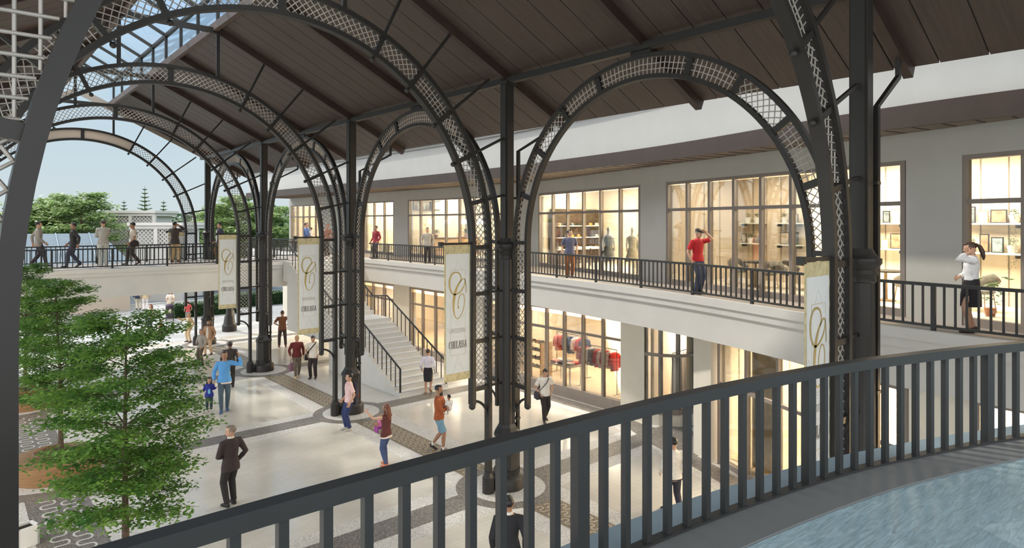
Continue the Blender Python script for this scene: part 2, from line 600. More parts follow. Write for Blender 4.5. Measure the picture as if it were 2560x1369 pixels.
# ---- upper shop fronts: piers, lintel and windows
UW = [(-2.4, 3.78, 6), (4.86, 12.63, 8), (14.0, 21.6, 6), (24.0, 32.8, 7), (34.4, 38.2, 3), (44.6, 50.2, 5)]
wall = MB()
ylo = -3.2
def wallpiece(mb, ya, yb, z0, z1, th=0.3):
    ys = [ya] + [y for y in (21.5,) if ya < y < yb] + [yb]
    A = [(ux(y), y) for y in ys]
    B = [(ux(y) + th, y - th * 0.2) for y in ys]
    mb.strip(A, B, z0, z1)
for a, b, n in UW + [(50.5, 50.5, 0)]:
    wallpiece(wall, ylo, a, UP, 8.47)
    ylo = b
    if n: wallpiece(wall, a, b, 7.90, 8.47)
struct(wall.build('wall_right', GREYW))
WN = [0]
def window(p0, p1, z0, z1, n, zt, m=WFRM, jamb=0.11, sill=0.16, gm=None, fw=0.09):
    """framed shop window from p0 to p1 (xy), n panes, transom at zt"""
    WN[0] += 1
    a, b = Vector(p0), Vector(p1)
    L = (b - a).length
    t = (b - a) / L
    f = D.objects.new('window_%d' % WN[0], None)
    COL.objects.link(f)
    f.location = (a.x, a.y, z0)
    f.rotation_euler = (0, 0, math.atan2(t.y, t.x))
    f['kind'] = 'structure'
    H = z1 - z0
    fr = MB()
    fr.box(jamb / 2, 0, H / 2, jamb, 0.16, H); fr.box(L - jamb / 2, 0, H / 2, jamb, 0.16, H)
    fr.box(L / 2, 0, H - jamb / 2, L - 2 * jamb, 0.16, jamb)
    fr.box(L / 2, 0, sill / 2, L - 2 * jamb, 0.16, sill)
    if zt: fr.box(L / 2, 0, zt - z0, L - 2 * jamb, 0.10, fw)
    for i in range(1, n):
        fr.box(L * i / n, 0, (sill + H - jamb) / 2, fw, 0.13, H - jamb - sill)
    o = fr.build('window_frame', m, f); o['kind'] = 'structure'
    g = MB().box(L / 2, 0.0, H / 2, L - 2 * jamb, 0.012, H - sill - jamb).build('glass_pane', gm or GLASS, f)
    g['kind'] = 'structure'
    return f
for a, b, n in UW:
    window((ux(a) + 0.1, a), (ux(b) + 0.1, b), UP, 7.92, n, 7.0)

# ---- ground shop fronts
GX = 17.4
gw = MB()
def gp(pts, z0=0, z1=3.5):
    gw.poly(pts, z0, z1)
gp([(17.30, 13.3), (18.3, 13.75), (18.3, 14.3), (17.30, 14.3)])
gp([(GX, 22.0), (GX + .4, 22.0), (GX + .4, 23.6), (GX, 23.6)])
gp([(GX, 28.0), (GX + .4, 28.0), (GX + .4, 29.5), (GX, 29.5)])
gp([(GX, 33.0), (GX + .4, 33.0), (GX + .4, 34.4), (GX, 34.4)])
gp([(GX, 43.6), (GX + .5, 43.6), (GX + .5, 44.4), (GX, 44.4)])
gp([(15.75, 9.85), (16.35, 9.6), (16.65, 10.35), (16.05, 10.6)])
gp([(14.35, 6.02), (14.75, 5.9), (14.95, 6.35), (14.55, 6.5)])
gp([(13.72, 3.35), (14.15, 3.35), (14.15, 4.36), (13.75, 4.36)])
gp([(13.72, 1.0), (14.1, 1.0), (14.1, -2.5), (13.72, -2.5)])
for a, b in ((14.3, 22.0), (23.6, 28.0), (29.5, 33.0), (34.4, 43.6)):
    gw.box(GX + .2, (a + b) / 2, 3.42, 0.4, b - a, 0.14)
struct(gw.build('wall_shopfront', CREAM))
for a, b, n in ((14.3, 22.0, 8), (23.6, 28.0, 4), (29.5, 33.0, 3), (34.4, 43.6, 7)):
    window((GX + .12, a), (GX + .12, b), 0, 3.36, n, 2.52, sill=0.42)
window((15.95, 9.7), (14.62, 6.5), 0, 3.46, 3, 2.2, sill=0.14)
window((14.45, 6.0), (13.88, 4.36), 0, 3.46, 2, 2.2, sill=0.14)
window((13.85, 3.35), (13.85, 1.0), 0, 3.46, 2, 2.2, sill=0.14)
# rounded corner shop front beside the passage
bow = [(17.42, 13.35), (17.55, 12.85), (17.9, 12.42), (18.5, 12.2), (19.5, 12.15), (21.0, 12.15)]
band('trim_14', bow, -0.22, 0.25, 0, 0.34, CREAM)
band('trim_15', bow, -0.05, 0.12, 0.34, 0.50, WFRM)
bf = MB()
for i in range(len(bow)):
    p = bow[i]
    bf.box(p[0] + .03, p[1], 1.95, 0.11, 0.11, 2.95)
bf.strip(offset(bow, 0), offset(bow, 0.09), 2.2, 2.3)
bf.strip(offset(bow, 0), offset(bow, 0.09), 3.34, 3.46)
struct(bf.build('trim_16', WFRM))
struct(MB().strip(offset(bow, 0.04), offset(bow, 0.052), 0.5, 3.36).build('window_pane', GLASS))
between('trim_17', [(16.9, 13.3), (17.2, 12.3), (17.7, 11.7), (21, 11.6)], [(15.3, 10.6), (15.9, 10.4), (16.4, 10.2), (21, 10.2)], 0, 0.008, GRAN_D)
# dark granite margin along the shop fronts
GL = [(GX - .02, 23.5), (GX - .02, 14.6), (17.1, 13.3), (16.3, 11.6), (15.75, 9.9), (14.3, 6.2), (13.75, 4.6), (13.65, -2)]
band('trim_18', GL, 0.0, 0.62, 0, 0.007, GRAN_D)
band('trim_19', GL, 0.62, 0.95, 0, 0.006, GRAN_W)

# ---- rooms behind the shop windows
WARMW = mat('warm cream shop wall', (0.72, 0.63, 0.50), 0.7, 0, 0.04, 2.0)
PANEL = mat('pale timber panel', (0.66, 0.55, 0.42), 0.6, 0, 0.06, 1.5, aniso=(1, 1, 0.15))
PLINE = mat('panel joint', (0.22, 0.17, 0.13), 0.6)
SHFLR = mat('polished honey shop floor', (0.66, 0.52, 0.35), 0.25, 0, 0.06, 2.0)
SHFLU = mat('cream shop floor', (0.74, 0.68, 0.58), 0.3, 0, 0.04, 2.0)
SHCEI = mat('white shop ceiling', (0.8, 0.78, 0.74), 0.8)
ROOMN = [0]
LAMPCOL = (1.0, 0.86, 0.66)
def lamp(name, x, y, z, sx, sy, power, rz=0.0, col=LAMPCOL):
    l = D.lights.new(name, 'AREA')
    l.shape = 'RECTANGLE'; l.size = sx; l.size_y = sy; l.energy = power * 2.4; l.color = col
    o = D.objects.new(name, l)
    COL.objects.link(o)
    o.location = (x, y, z); o.rotation_euler = (0, 0, rz)
    return o
def room(pf, pb, z0, z1, wallm, floorm, power, col=LAMPCOL, lines=0.0, shift=0.0, span=0.8):
    """pf: the two front corners, pb: the two back corners"""
    ROOMN[0] += 1
    k = ROOMN[0]
    quad = [pf[0], pf[1], pb[1], pb[0]]
    struct(MB().poly(quad, z0 - 0.02 if z0 > 1 else 0.0, z0 + 0.02).build('floor_%d' % (k + 1), floorm))
    struct(MB().poly(quad, z1, z1 + 0.08).build('ceiling_%d' % (k + 2), SHCEI))
    w = MB()
    for a, b in ((pf[0], pb[0]), (pb[0], pb[1]), (pb[1], pf[1])):
        w.bar((*a, (z0 + z1) / 2), (*b, (z0 + z1) / 2), 0.1, z1 - z0)
    struct(w.build('wall_shop_%d' % k, wallm))
    a, b = Vector(pb[0]), Vector(pb[1])
    if lines:
        ln = MB()
        n = int((b - a).length / lines)
        front = (Vector(pf[0]) - a).normalized()
        for i in range(1, n):
            p = a + (b - a) * i / n + front * 0.055
            ln.bar((p.x, p.y, z0 + 0.02), (p.x, p.y, z1), 0.02, 0.02)
        c0, c1 = Vector(pf[1]), Vector(pb[1])
        n = int((c1 - c0).length / lines)
        back = (a - b).normalized() * 0.055
        for i in range(1, n + 1):
            p = c0 + (c1 - c0) * (i - .5) / n + back
            MBL = MB().bar((p.x, p.y, z0 + 0.02), (p.x, p.y, z1), 0.02, 0.02)
            ln.add(MBL.v, MBL.f)
        struct(ln.build('trim_shop_%d' % k, PLINE))
    c = sum((Vector(q) for q in quad), Vector((0, 0))) / 4
    L = (b - a).length
    c = c + (b - a) * shift
    lamp('shop_lamp', c.x, c.y, z1 - 0.05, L * span, 1.6, power, math.atan2((b - a).y, (b - a).x), col)
    return a, b
def ub(ya, yb, d):
    return [(ux(ya) + .32, ya - .06), (ux(yb) + .32, yb - .06)], [(ux(ya) + d, ya - 0.3 * d), (ux(yb) + d, yb - 0.3 * d * (yb < 21.7))]
ROOMU = []
for ya, yb, d, wm, pw, lines in ((-2.8, 13.2, 3.6, PANEL, 350, 0.62), (13.4, 21.8, 4.5, WARMW, 760, 0), (23.0, 33.5, 4.5, WARMW, 560, 0), (33.8, 39.0, 4.0, WARMW, 380, 0.5), (44.0, 50.4, 4.0, WARMW, 330, 0.7)):
    pf, pb = ub(ya, yb, d)
    ROOMU.append(room(pf, pb, UP, 8.25, wm, SHFLU, pw, lines=lines, shift=0.2 if ya < 0 else 0.0, span=0.5 if ya < 0 else 0.8))
ROOMG = [room([(17.75, 14.0), (17.75, 22.6)], [(24, 14.0), (24, 22.6)], 0, 3.42, WARMW, SHFLR, 420),
         room([(17.75, 23.2), (17.75, 33.2)], [(23, 23.2), (23, 33.2)], 0, 3.42, PANEL, SHFLR, 420, lines=0.8),
         room([(17.75, 34.2), (17.75, 43.8)], [(22, 34.2), (22, 43.8)], 0, 3.42, WARMW, SHFLR, 330),
         room([(18.3, 12.3), (18.3, 13.7)], [(23, 12.3), (23, 13.7)], 0, 3.42, WARMW, SHFLR, 130),
         room([(14.1, 1.0), (16.5, 9.9)], [(19.0, -1.0), (20.5, 8.9)], 0, 3.42, WARMW, SHFLR, 800, lines=0.9)]

# ---- bridge across the mall
BY0, BY1 = 32.6, 36.9
struct(MB().box(5.7, (BY0 + BY1) / 2, 4.53, 23.2, BY1 - BY0, 0.14).build('floor_bridge', WALK))
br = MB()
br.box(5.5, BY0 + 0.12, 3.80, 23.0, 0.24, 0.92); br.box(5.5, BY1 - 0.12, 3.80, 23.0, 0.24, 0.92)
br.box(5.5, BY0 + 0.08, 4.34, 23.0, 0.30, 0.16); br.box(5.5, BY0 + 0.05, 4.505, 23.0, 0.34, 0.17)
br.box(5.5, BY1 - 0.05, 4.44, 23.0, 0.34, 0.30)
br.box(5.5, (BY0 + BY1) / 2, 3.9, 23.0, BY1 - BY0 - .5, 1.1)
struct(br.build('beam_bridge', PLAST_LIT))

# ---- balcony the picture is seen from
NR = smoothline([(-4, 2.0), (-2, 2.38), (0, 2.55), (1.5, 2.56), (3.4, 2.46), (5.1, 2.2), (6.2, 1.9), (7.5, 1.43), (9.2, 0.65), (11.0, -0.4), (13.0, -1.9)], 8)
CARP = D.materials.new('blue grey flamed stone')
CARP.use_nodes = True
t = CARP.node_tree
bsdf = t.nodes['Principled BSDF']
bsdf.inputs['Roughness'].default_value = 0.42
tc = t.nodes.new('ShaderNodeTexCoord')
mp = t.nodes.new('ShaderNodeMapping'); mp.inputs['Rotation'].default_value = (0, 0, 0.55)
br_ = t.nodes.new('ShaderNodeTexBrick')
br_.inputs['Scale'].default_value = 1; br_.inputs['Brick Width'].default_value = 0.62; br_.inputs['Row Height'].default_value = 0.31
br_.inputs['Mortar Size'].default_value = 0.004
br_.inputs['Color1'].default_value = (0.24, 0.36, 0.42, 1); br_.inputs['Color2'].default_value = (0.36, 0.50, 0.56, 1); br_.inputs['Mortar'].default_value = (0.28, 0.40, 0.46, 1)
m2 = t.nodes.new('ShaderNodeMapping'); m2.inputs['Rotation'].default_value = (0, 0, 0.75); m2.inputs['Scale'].default_value = (3, 22, 1)
nz = t.nodes.new('ShaderNodeTexNoise'); nz.inputs['Scale'].default_value = 1.6; nz.inputs['Detail'].default_value = 8; nz.inputs['Distortion'].default_value = 1.4
mr = t.nodes.new('ShaderNodeMapRange'); mr.inputs[1].default_value = 0.3; mr.inputs[2].default_value = 0.7; mr.inputs[3].default_value = 0.75; mr.inputs[4].default_value = 1.25
vm = t.nodes.new('ShaderNodeVectorMath'); vm.operation = 'SCALE'
bp = t.nodes.new('ShaderNodeBump'); bp.inputs['Strength'].default_value = 0.35; bp.inputs['Distance'].default_value = 0.01
t.links.new(tc.outputs['Object'], mp.inputs[0]); t.links.new(mp.outputs[0], br_.inputs['Vector'])
t.links.new(tc.outputs['Object'], m2.inputs[0]); t.links.new(m2.outputs[0], nz.inputs['Vector'])
t.links.new(nz.outputs[0], mr.inputs[0]); t.links.new(br_.outputs['Color'], vm.inputs[0]); t.links.new(mr.outputs[0], vm.inputs['Scale'])
t.links.new(vm.outputs[0], bsdf.inputs['Base Color']); t.links.new(nz.outputs[0], bp.inputs['Height']); t.links.new(bp.outputs[0], bsdf.inputs['Normal'])
KERB = mat('grey stone kerb', (0.165, 0.175, 0.18), 0.6, 0, 0.05, 2.0)
LEDGE = mat('pale blue grey ledge', (0.27, 0.36, 0.42), 0.6, 0, 0.04, 2.0)
between('floor_balcony', offset(NR, 0.36), [(-4, -3.5), (13, -3.5)], 4.2, UP, CARP)
band('trim_20', NR, -0.05, 0.355, 4.2, UP + 0.012, KERB)
band('trim_21', NR, -0.36, -0.05, 4.2, UP - 0.03, LEDGE)
band('trim_22', NR, -0.33, 0.3, 3.5, 4.2, PLAST)

# ---- stair up to the bridge, two flights and a landing
ST = MB()
sx0, sx1 = 12.75, 15.0
NR1, NR2 = 14, 14
rise = UP / 28
yS, tread = 21.2, 0.34
yL = yS + NR1 * tread
yT = yL + 1.25
for i in range(NR1):
    ST.box((sx0 + sx1) / 2, yS + (i + .5) * tread, (i + 1) * rise / 2, sx1 - sx0, tread, (i + 1) * rise)
    ST.box((sx0 + sx1) / 2, yS + i * tread + 0.01, (i + 1) * rise - 0.02, sx1 - sx0 + .02, 0.06, 0.04)
ST.box((sx0 + sx1) / 2, (yL + yT) / 2, NR1 * rise / 2, sx1 - sx0, yT - yL, NR1 * rise)
for i in range(NR2):
    ST.box((sx0 + sx1) / 2, yT + (i + .5) * tread, (NR1 + i + 1) * rise / 2 + .6, sx1 - sx0, tread, (NR1 + i + 1) * rise - 1.2)
    ST.box((sx0 + sx1) / 2, yT + i * tread + 0.01, (NR1 + i + 1) * rise - 0.02, sx1 - sx0 + .02, 0.06, 0.04)
yE = yT + NR2 * tread
ST.box((sx0 + sx1) / 2, (yE + BY0 - .14) / 2, 4.1, sx1 - sx0, BY0 - .14 - yE, 1.0)
tag(ST.build('staircase', mat('pale stair stone', (0.68, 0.67, 0.64), 0.6, 0, 0.03, 2.0)), 'cream stone stair in two flights climbing beside the shop front to the bridge', 'staircase')

# ---- roof over the mall
RX0, RX1, RZ = 6.1, 12.6, 12.5
SLP = 0.494
def zb(x):                       # underside of the boards, right or left slope
    d = abs(x - ARCX) + ARCX
    return RZ - SLP * (d - RX0)
RY0, RY1 = -5.5, 38.3
for side, nm in ((1, 'right'), (-1, 'left')):
    X = lambda x: ARCX + side * (x - ARCX)
    bd = MB(); bk = MB()
    y = RY0
    while y < RY1 - 0.3:
        w = min(0.675, RY1 - y)
        bd.add([(X(RX0), y, RZ), (X(RX1), y, zb(RX1)), (X(RX1), y + w, zb(RX1)), (X(RX0), y + w, RZ),
                (X(RX0), y, RZ + .04), (X(RX1), y, zb(RX1) + .04), (X(RX1), y + w, zb(RX1) + .04), (X(RX0), y + w, RZ + .04)],
               [(0, 1, 2, 3), (7, 6, 5, 4), (0, 4, 5, 1), (1, 5, 6, 2), (2, 6, 7, 3), (3, 7, 4, 0)])
        y += 0.695
    struct(bd.build('ceiling_' + nm, WOODC))
    bk.add([(X(RX0), RY0, RZ + .04), (X(RX1), RY0, zb(RX1) + .04), (X(RX1), RY1, zb(RX1) + .04), (X(RX0), RY1, RZ + .04),
            (X(RX0), RY0, RZ + .2), (X(RX1), RY0, zb(RX1) + .2), (X(RX1), RY1, zb(RX1) + .2), (X(RX0), RY1, RZ + .2)],
           [(0, 1, 2, 3), (7, 6, 5, 4), (0, 4, 5, 1), (1, 5, 6, 2), (2, 6, 7, 3), (3, 7, 4, 0)])
    struct(bk.build('roof_' + nm, mat('roof sheet', (0.12, 0.12, 0.12), 0.6)))
    rk = MB()
    rk.bar((X(RX0) - side * 1.2, RY1 + .04, RZ + .55), (X(RX1), RY1 + .04, zb(RX1) + .02), 0.07, 0.34)
    struct(rk.build('trim_rake_' + nm, mat('tan rake board', (0.42, 0.36, 0.30), 0.6)))
    # rafters, one timber each
    ys = [COLY[0] + (COLY[1] - COLY[0]) / 2 * k for k in range(-2, 9)]
    r0 = None
    for k, y in enumerate(ys):
        if r0 is None:
            q = MB()
            q.bar((X(RX0), 0, RZ - 0.11), (X(RX1 - .02), 0, zb(RX1 - .02) - 0.11), 0.15, 0.22)
            r0 = q.build('roof_rafter', WOODB)
            o = r0
        else:
            o = r0.copy(); COL.objects.link(o)
        o.location = (0, y, 0)
        struct(o)
    pl = MB()
    pl.box(X(RX0) - side * .08, (RY0 + RY1) / 2, RZ - 0.02, 0.14, RY1 - RY0, 0.24)
    struct(pl.build('beam_purlin_' + nm, WOODP))
# skylight monitor along the ridge
SKX, SKT, SKR = 1.30, 13.6, 14.3
m1 = MB(); gl = MB()
for side in (1, -1):
    x = ARCX + side * SKX
    m1.box(x, (RY0 + RY1) / 2, SKT, 0.12, RY1 - RY0, 0.12)
    y = COLY[0] - 8.334
    while y < RY1:
        m1.box(x, y, (RZ + SKT) / 2, 0.09, 0.09, SKT - RZ)
        m1.bar((x, y, SKT), (ARCX, y, SKR), 0.08, 0.11)
        y += 2.0835
    gl.box(x, (RY0 + RY1) / 2, (RZ + SKT) / 2 + .06, 0.012, RY1 - RY0, SKT - RZ - .2)
    gl.add([(x, RY0, SKT + .07), (ARCX, RY0, SKR + .07), (ARCX, RY1, SKR + .07), (x, RY1, SKT + .07)], [(0, 1, 2, 3)])
m1.box(ARCX, (RY0 + RY1) / 2, SKR + .02, 0.12, RY1 - RY0, 0.16)
struct(m1.build('window_skylight_frame', STEEL))
struct(gl.build('window_skylight_glass', SKYGL, recalc=False))

# ================================================================ STEEL COLUMNS, ARCHES, BEAMS
WHERE = ['nearest the camera', 'second from the camera', 'third from the camera', 'fourth from the camera', 'farthest from the camera']
ct = thing('steel_column', 'dark steel column nearest the camera, rising behind the curved balcony rail', 'column', (COLX, COLY[0], 0), 0, 'row of steel columns')
MB().lathe([(.43, 0), (.43, .28), (.40, .33), (.33, .37), (.33, .48)], n=20).build('plinth', STEEL, ct, True)
MB().lathe([(.31, .48), (.31, 1.28), (.34, 1.32), (.34, 1.38), (.25, 1.52), (.215, 1.60)], n=8, rot=PI / 8).build('pedestal', STEEL, ct)
sh = MB()
n = 24; prof = []
for z, r in ((1.6, .205), (5.72, .19)):
    for j in range(n):
        rr = r if j % 3 else r * 0.90
        prof.append((rr * math.cos(2 * PI * j / n), rr * math.sin(2 * PI * j / n), z))
sh.add(prof, [(j, (j + 1) % n, n + (j + 1) % n, n + j) for j in range(n)])
sh.build('lower_shaft', STEEL, ct)
MB().lathe([(.19, 5.68), (.21, 5.70), (.21, 5.78), (.24, 5.82), (.215, 5.88), (.25, 5.93), (.285, 5.98), (.285, 6.05), (.24, 6.07), (.20, 6.12), (.16, 6.2)], n=20).build('collar', STEEL, ct, True)
up = MB()
up.box(0, 0, 8.1, .27, .20, 3.96); up.box(0, 0, 8.1, .20, .27, 3.96); up.box(0, 0, 10.06, .36, .36, .05)
up.build('upper_shaft', STEEL, ct)
CLAB = ['', 'dark steel column with the man in pink shirt standing at the next one beyond it', '', '', '']
clabel = ['', 'dark steel column in front of the fashion shop, foot seen through the curved rail', 'dark steel column at the stair foot, behind the man in the pale pink shirt',
          'dark steel column between the stair and the bridge, behind the two banners with gold lettering', 'dark steel column behind the footbridge, farthest of the row']
for k in range(1, 5):
    dup(ct, (COLX, COLY[k], 0), label=clabel[k], group='row of steel columns')

RI, RO, ZS = 4.606, 5.10, 6.0
ROD = 0.0100
def lattice(mb, P, u0, u1, L, mode, pitch=0.105, r=ROD, off=0.007):
    """rods of a lattice panel; P(u, s) -> (a, z) in the arch plane"""
    segs = []
    if mode == 0:
        p = pitch * math.sqrt(2)
        w = u1 - u0
        for sgn in (1, -1):
            k = -int(w / p) - 1
            while k * p < L + w:
                s0 = k * p
                ts = []
                if sgn == 1:
                    lo, hi = max(0, -s0), min(w, L - s0)
                    if hi - lo > 0.03: ts = [(u0 + t, s0 + t) for t in (lo, (lo + hi) / 2, hi)]
                else:
                    lo, hi = max(0, s0 - L), min(w, s0)
                    if hi - lo > 0.03: ts = [(u0 + t, s0 - t) for t in (lo, (lo + hi) / 2, hi)]
                if ts: segs.append((ts, sgn))
                k += 1
    else:
        nu = max(2, round((u1 - u0) / pitch)); ns = max(2, round(L / pitch))
        for i in range(1, nu):
            u = u0 + (u1 - u0) * i / nu
            segs.append(([(u, L * j / 4) for j in range(5)], 1))
        for i in range(1, ns):
            s = L * i / ns
            segs.append(([(u0, s), (u1, s)], -1))
    if mode == 2:      # upright grid cut to the curved cell; P.cell = (sign, a0, a1)
        segs = []
        sg, a0, a1, zc = P.cell
        ok = lambda x, z: u0 <= math.hypot(x, z) <= u1 and a0 <= math.atan2(z, x) <= a1
        k = int(u1 / pitch) + 1
        for hv in (0, 1):
            for i in range(k + 1):
                c = (i + .5) * pitch
                run = [q for q in [((c, u1 * j / 160) if hv else (u1 * j / 160, c)) for j in range(161)] if ok(*q)]
                if len(run) > 2:
                    mb.tube([(sg * q[0], (hv * 2 - 1) * off, zc + q[1]) for q in (run[0], run[-1])], r, 10, cap=False)
    for ts, sgn in segs:
        mb.tube([P(u, s, sgn * off) for u, s in ts], r, 10, cap=False)

A_ANG = [0, 12.857, 25.714, 38.571, 51.428, 64.286, 90]
LEGZ = [2.6, 3.74, 4.88, ZS]
def make_arch():
    t = thing('arched_truss', '', 'arched truss', (ARCX, COLY[0], 0), 0, 'arched roof trusses across the mall')
    oc = MB().arc((0, ZS), RO, .10, .18, 0, PI, 72)
    ic = MB().arc((0, ZS), RI, .10, .18, 0, PI, 72)
    for s in (1, -1):
        oc.box(s * RO, 0, (ZS + .4) / 2, .10, .18, ZS - .4)
        ic.box(s * RI, 0, (ZS + 2.25) / 2, .10, .18, ZS - 2.25)
    oc.build('outer_chord', STEEL, t, True); ic.build('inner_chord', STEEL, t, True)
    for s in (1, -1):
        MB().lathe([(.15, 0), (.15, .40), (.085, .52)], s * RO, 0, 8, PI / 8).build('foot', STEEL, t)
        MB().tube([(s * (RI + .0 + .46 * math.sin(a)), 0, 1.86 + .46 * math.cos(a)) for a in [PI / 2 * i / 8 for i in range(9)]], .033, 8).build('curved_bracket', STEEL, t, True)
        MB().ell((s * RI, 0, 2.20), .085, .085, .085, 14, 8).build('ball_finial', STEEL, t, True)
        for z in LEGZ:
            b = MB().bar((s * RI, 0, z), (s * RO, 0, z), .12, .09)
            if z < 5.5: b.bar((s * RO, 0, z + .02), (s * (COLX - ARCX - .15), 0, z + .02), .05, .05)
            b.build('cross_bar', STEEL, t)
        for a in A_ANG[1:-1]:
            c, q = math.cos(math.radians(a)), math.sin(math.radians(a))
            b = MB().bar((s * RI * c, 0, ZS + RI * q), (s * RO * c, 0, ZS + RO * q), .12, .09)
            b.build('cross_bar', STEEL, t)
            r1 = 5.55 / c if a < 39 else (RZ - .12 - ZS + SLP * (RX0 - ARCX)) / (q + SLP * c)
            if 38 < a < 39: r1 = 6.55
            MB().bar((s * RO * c, 0, ZS + RO * q), (s * r1 * c, 0, ZS + r1 * q), .05, .06).build('brace', STEEL, t)
            if a > 20:
                x = MB().ell((s * (RI - .125) * c, 0, ZS + (RI - .125) * q), .055, .055, .055, 12, 8)
                x.bar((s * RI * c, 0, ZS + RI * q), (s * (RI - .1) * c, 0, ZS + (RI - .1) * q), .04, .04)
                x.build('ball_finial', STEEL, t, True)
        h = math.sqrt(RO * RO - SKX * SKX)
        MB().box(s * SKX, 0, (ZS + h + RZ - .1) / 2, .09, .09, RZ - .1 - ZS - h).build('post', STEEL, t)
    MB().bar((0, 0, ZS + RI), (0, 0, ZS + RO), .14, .14).build('cross_bar', STEEL, t)
    MB().bar((-SKX, 0, RZ - .12), (SKX, 0, RZ - .12), .10, .16).build('tie_beam', STEEL, t)
    um = (RI + RO) / 2
    for s in (1, -1):
        for i in range(3):
            z0, z1 = LEGZ[i] + .05, LEGZ[i + 1] - .05
            mb = MB()
            lattice(mb, lambda u, v, y: (s * u, y, z0 + v), RI + .045, RO - .045, z1 - z0, 0)
            mb.build('lattice_panel', LATT, t, True, recalc=False)
        for i in range(6):
            a0, a1 = math.radians(A_ANG[i]) + .01, math.radians(A_ANG[i + 1]) - .01
            L = um * (a1 - a0)
            mb = MB()
            def PP(u, v, y): return (s * u * math.cos(a0 + v / um), y, ZS + u * math.sin(a0 + v / um))
            PP.cell = (s, a0, a1, ZS)
            lattice(mb, PP, RI + .05, RO - .05, L, (0, 2, 0, 1, 0, 0)[i])
            o = mb.build('lattice_panel', LATT, t, True, recalc=False)
            if i == 5: o['top'] = 1
    return t
alab = ['arched steel truss nearest the camera, its foot at the picture edge behind the curved rail',
        'arched steel truss springing from the column before the fashion shop, second along the mall',
        'arched steel truss springing from the column at the stair foot, third along the mall',
        'arched steel truss just before the footbridge, fourth along the mall',
        'arched steel truss beyond the footbridge with a plain cream panel in its crown']
a0 = make_arch(); a0['label'] = alab[0]
ARCHES = [a0]
for k in range(1, 5):
    ARCHES.append(dup(a0, (ARCX, COLY[k], 0), label=alab[k]))
for o in list(ARCHES[4].children):
    if o.get('top'):
        D.objects.remove(o)
MB().arc((0, ZS), (RI + RO) / 2, RO - RI - .09, .03, math.radians(64.5), math.radians(115.5), 30).build('sign_panel', mat('cream sign board', (0.62, 0.53, 0.45), 0.6), ARCHES[4])
for o in D.objects:
    if 'top' in o: del o['top']

LRI, LRO, LZS = 3.40, 3.82, 6.1
L_ANG = [0, 18, 36, 54, 72]
def make_side_arch():
    t = thing('side_arch', '', 'arched truss', (COLX, (COLY[0] + COLY[1]) / 2, 0), 0, 'arches between the columns')
    oc = MB().arc((0, LZS), LRO, .085, .14, 0, PI, 60, 1); ic = MB().arc((0, LZS), LRI, .085, .14, 0, PI, 60, 1)
    for s in (1, -1):
        oc.box(0, s * LRO, (LZS + 1.95) / 2, .14, .085, LZS - 1.95)
        ic.box(0, s * LRI, (LZS + 2.2) / 2, .14, .085, LZS - 2.2)
    oc.build('outer_chord', STEEL, t, True); ic.build('inner_chord', STEEL, t, True)
    for s in (1, -1):
        MB().ell((0, s * LRI, 2.17), .085, .085, .085, 14, 8).build('ball_finial', STEEL, t, True)
        MB().tube([(0, s * (LRI + .38 * math.sin(a)), 1.95 + .38 * math.cos(a)) for a in [PI / 2 * i / 8 for i in range(9)]], .03, 8).build('curved_bracket', STEEL, t, True)
        for z in (2.6, 3.76, 4.92, LZS):
            b = MB().bar((0, s * LRI, z), (0, s * LRO, z), .12, .085)
            b.bar((0, s * LRO, z), (0, s * (LRO + .2), z), .05, .05)
            b.build('cross_bar', STEEL, t)
        for a in L_ANG[1:]:
            c, q = math.cos(math.radians(a)), math.sin(math.radians(a))
            MB().bar((0, s * LRI * c, LZS + LRI * q), (0, s * LRO * c, LZS + LRO * q), .12, .085, (1, 0, 0)).build('cross_bar', STEEL, t)
        for i in range(3):
            z0 = (2.6, 3.76, 4.92)[i] + .05; z1 = (3.76, 4.92, LZS)[i] - .05
            mb = MB(); lattice(mb, lambda u, v, y: (y, s * u, z0 + v), LRI + .04, LRO - .04, z1 - z0, 0)
            mb.build('lattice_panel', LATT, t, True, recalc=False)
        for i in range(4):
            a0, a1 = math.radians(L_ANG[i]) + .013, math.radians(L_ANG[i + 1]) - .013
            um = (LRI + LRO) / 2
            mb = MB(); lattice(mb, lambda u, v, y: (y, s * u * math.cos(a0 + v / um), LZS + u * math.sin(a0 + v / um)), LRI + .04, LRO - .04, um * (a1 - a0), 1 if i % 2 else 0)
            mb.build('lattice_panel', LATT, t, True, recalc=False)
    a0, a1 = math.radians(72) + .013, math.radians(108) - .013
    um = (LRI + LRO) / 2
    mb = MB(); lattice(mb, lambda u, v, y: (y, u * math.cos(a0 + v / um), LZS + u * math.sin(a0 + v / um)), LRI + .04, LRO - .04, um * (a1 - a0), 1)
    mb.build('lattice_panel', LATT, t, True, recalc=False)
    MB().box(0, 0, (LZS + LRO + 10.05) / 2, .06, .5, 10.05 - LZS - LRO).build('hanger', STEEL, t)
    return t
slab_ = ['wide lattice arch framing the red polo man, between the two columns nearest the camera', 'lattice arch between columns framing the balcony beyond the stair', 'narrow lattice arch between columns, just before the footbridge', 'narrowest lattice arch, over the footbridge end']
s0 = make_side_arch(); s0['label'] = slab_[0]
for k in range(1, 4):
    dup(s0, (COLX, (COLY[k] + COLY[k + 1]) / 2, 0), label=slab_[k])
struct(MB().box(COLX, 16.5, 10.13, .16, 44, .15).build('beam_eaves', STEEL))

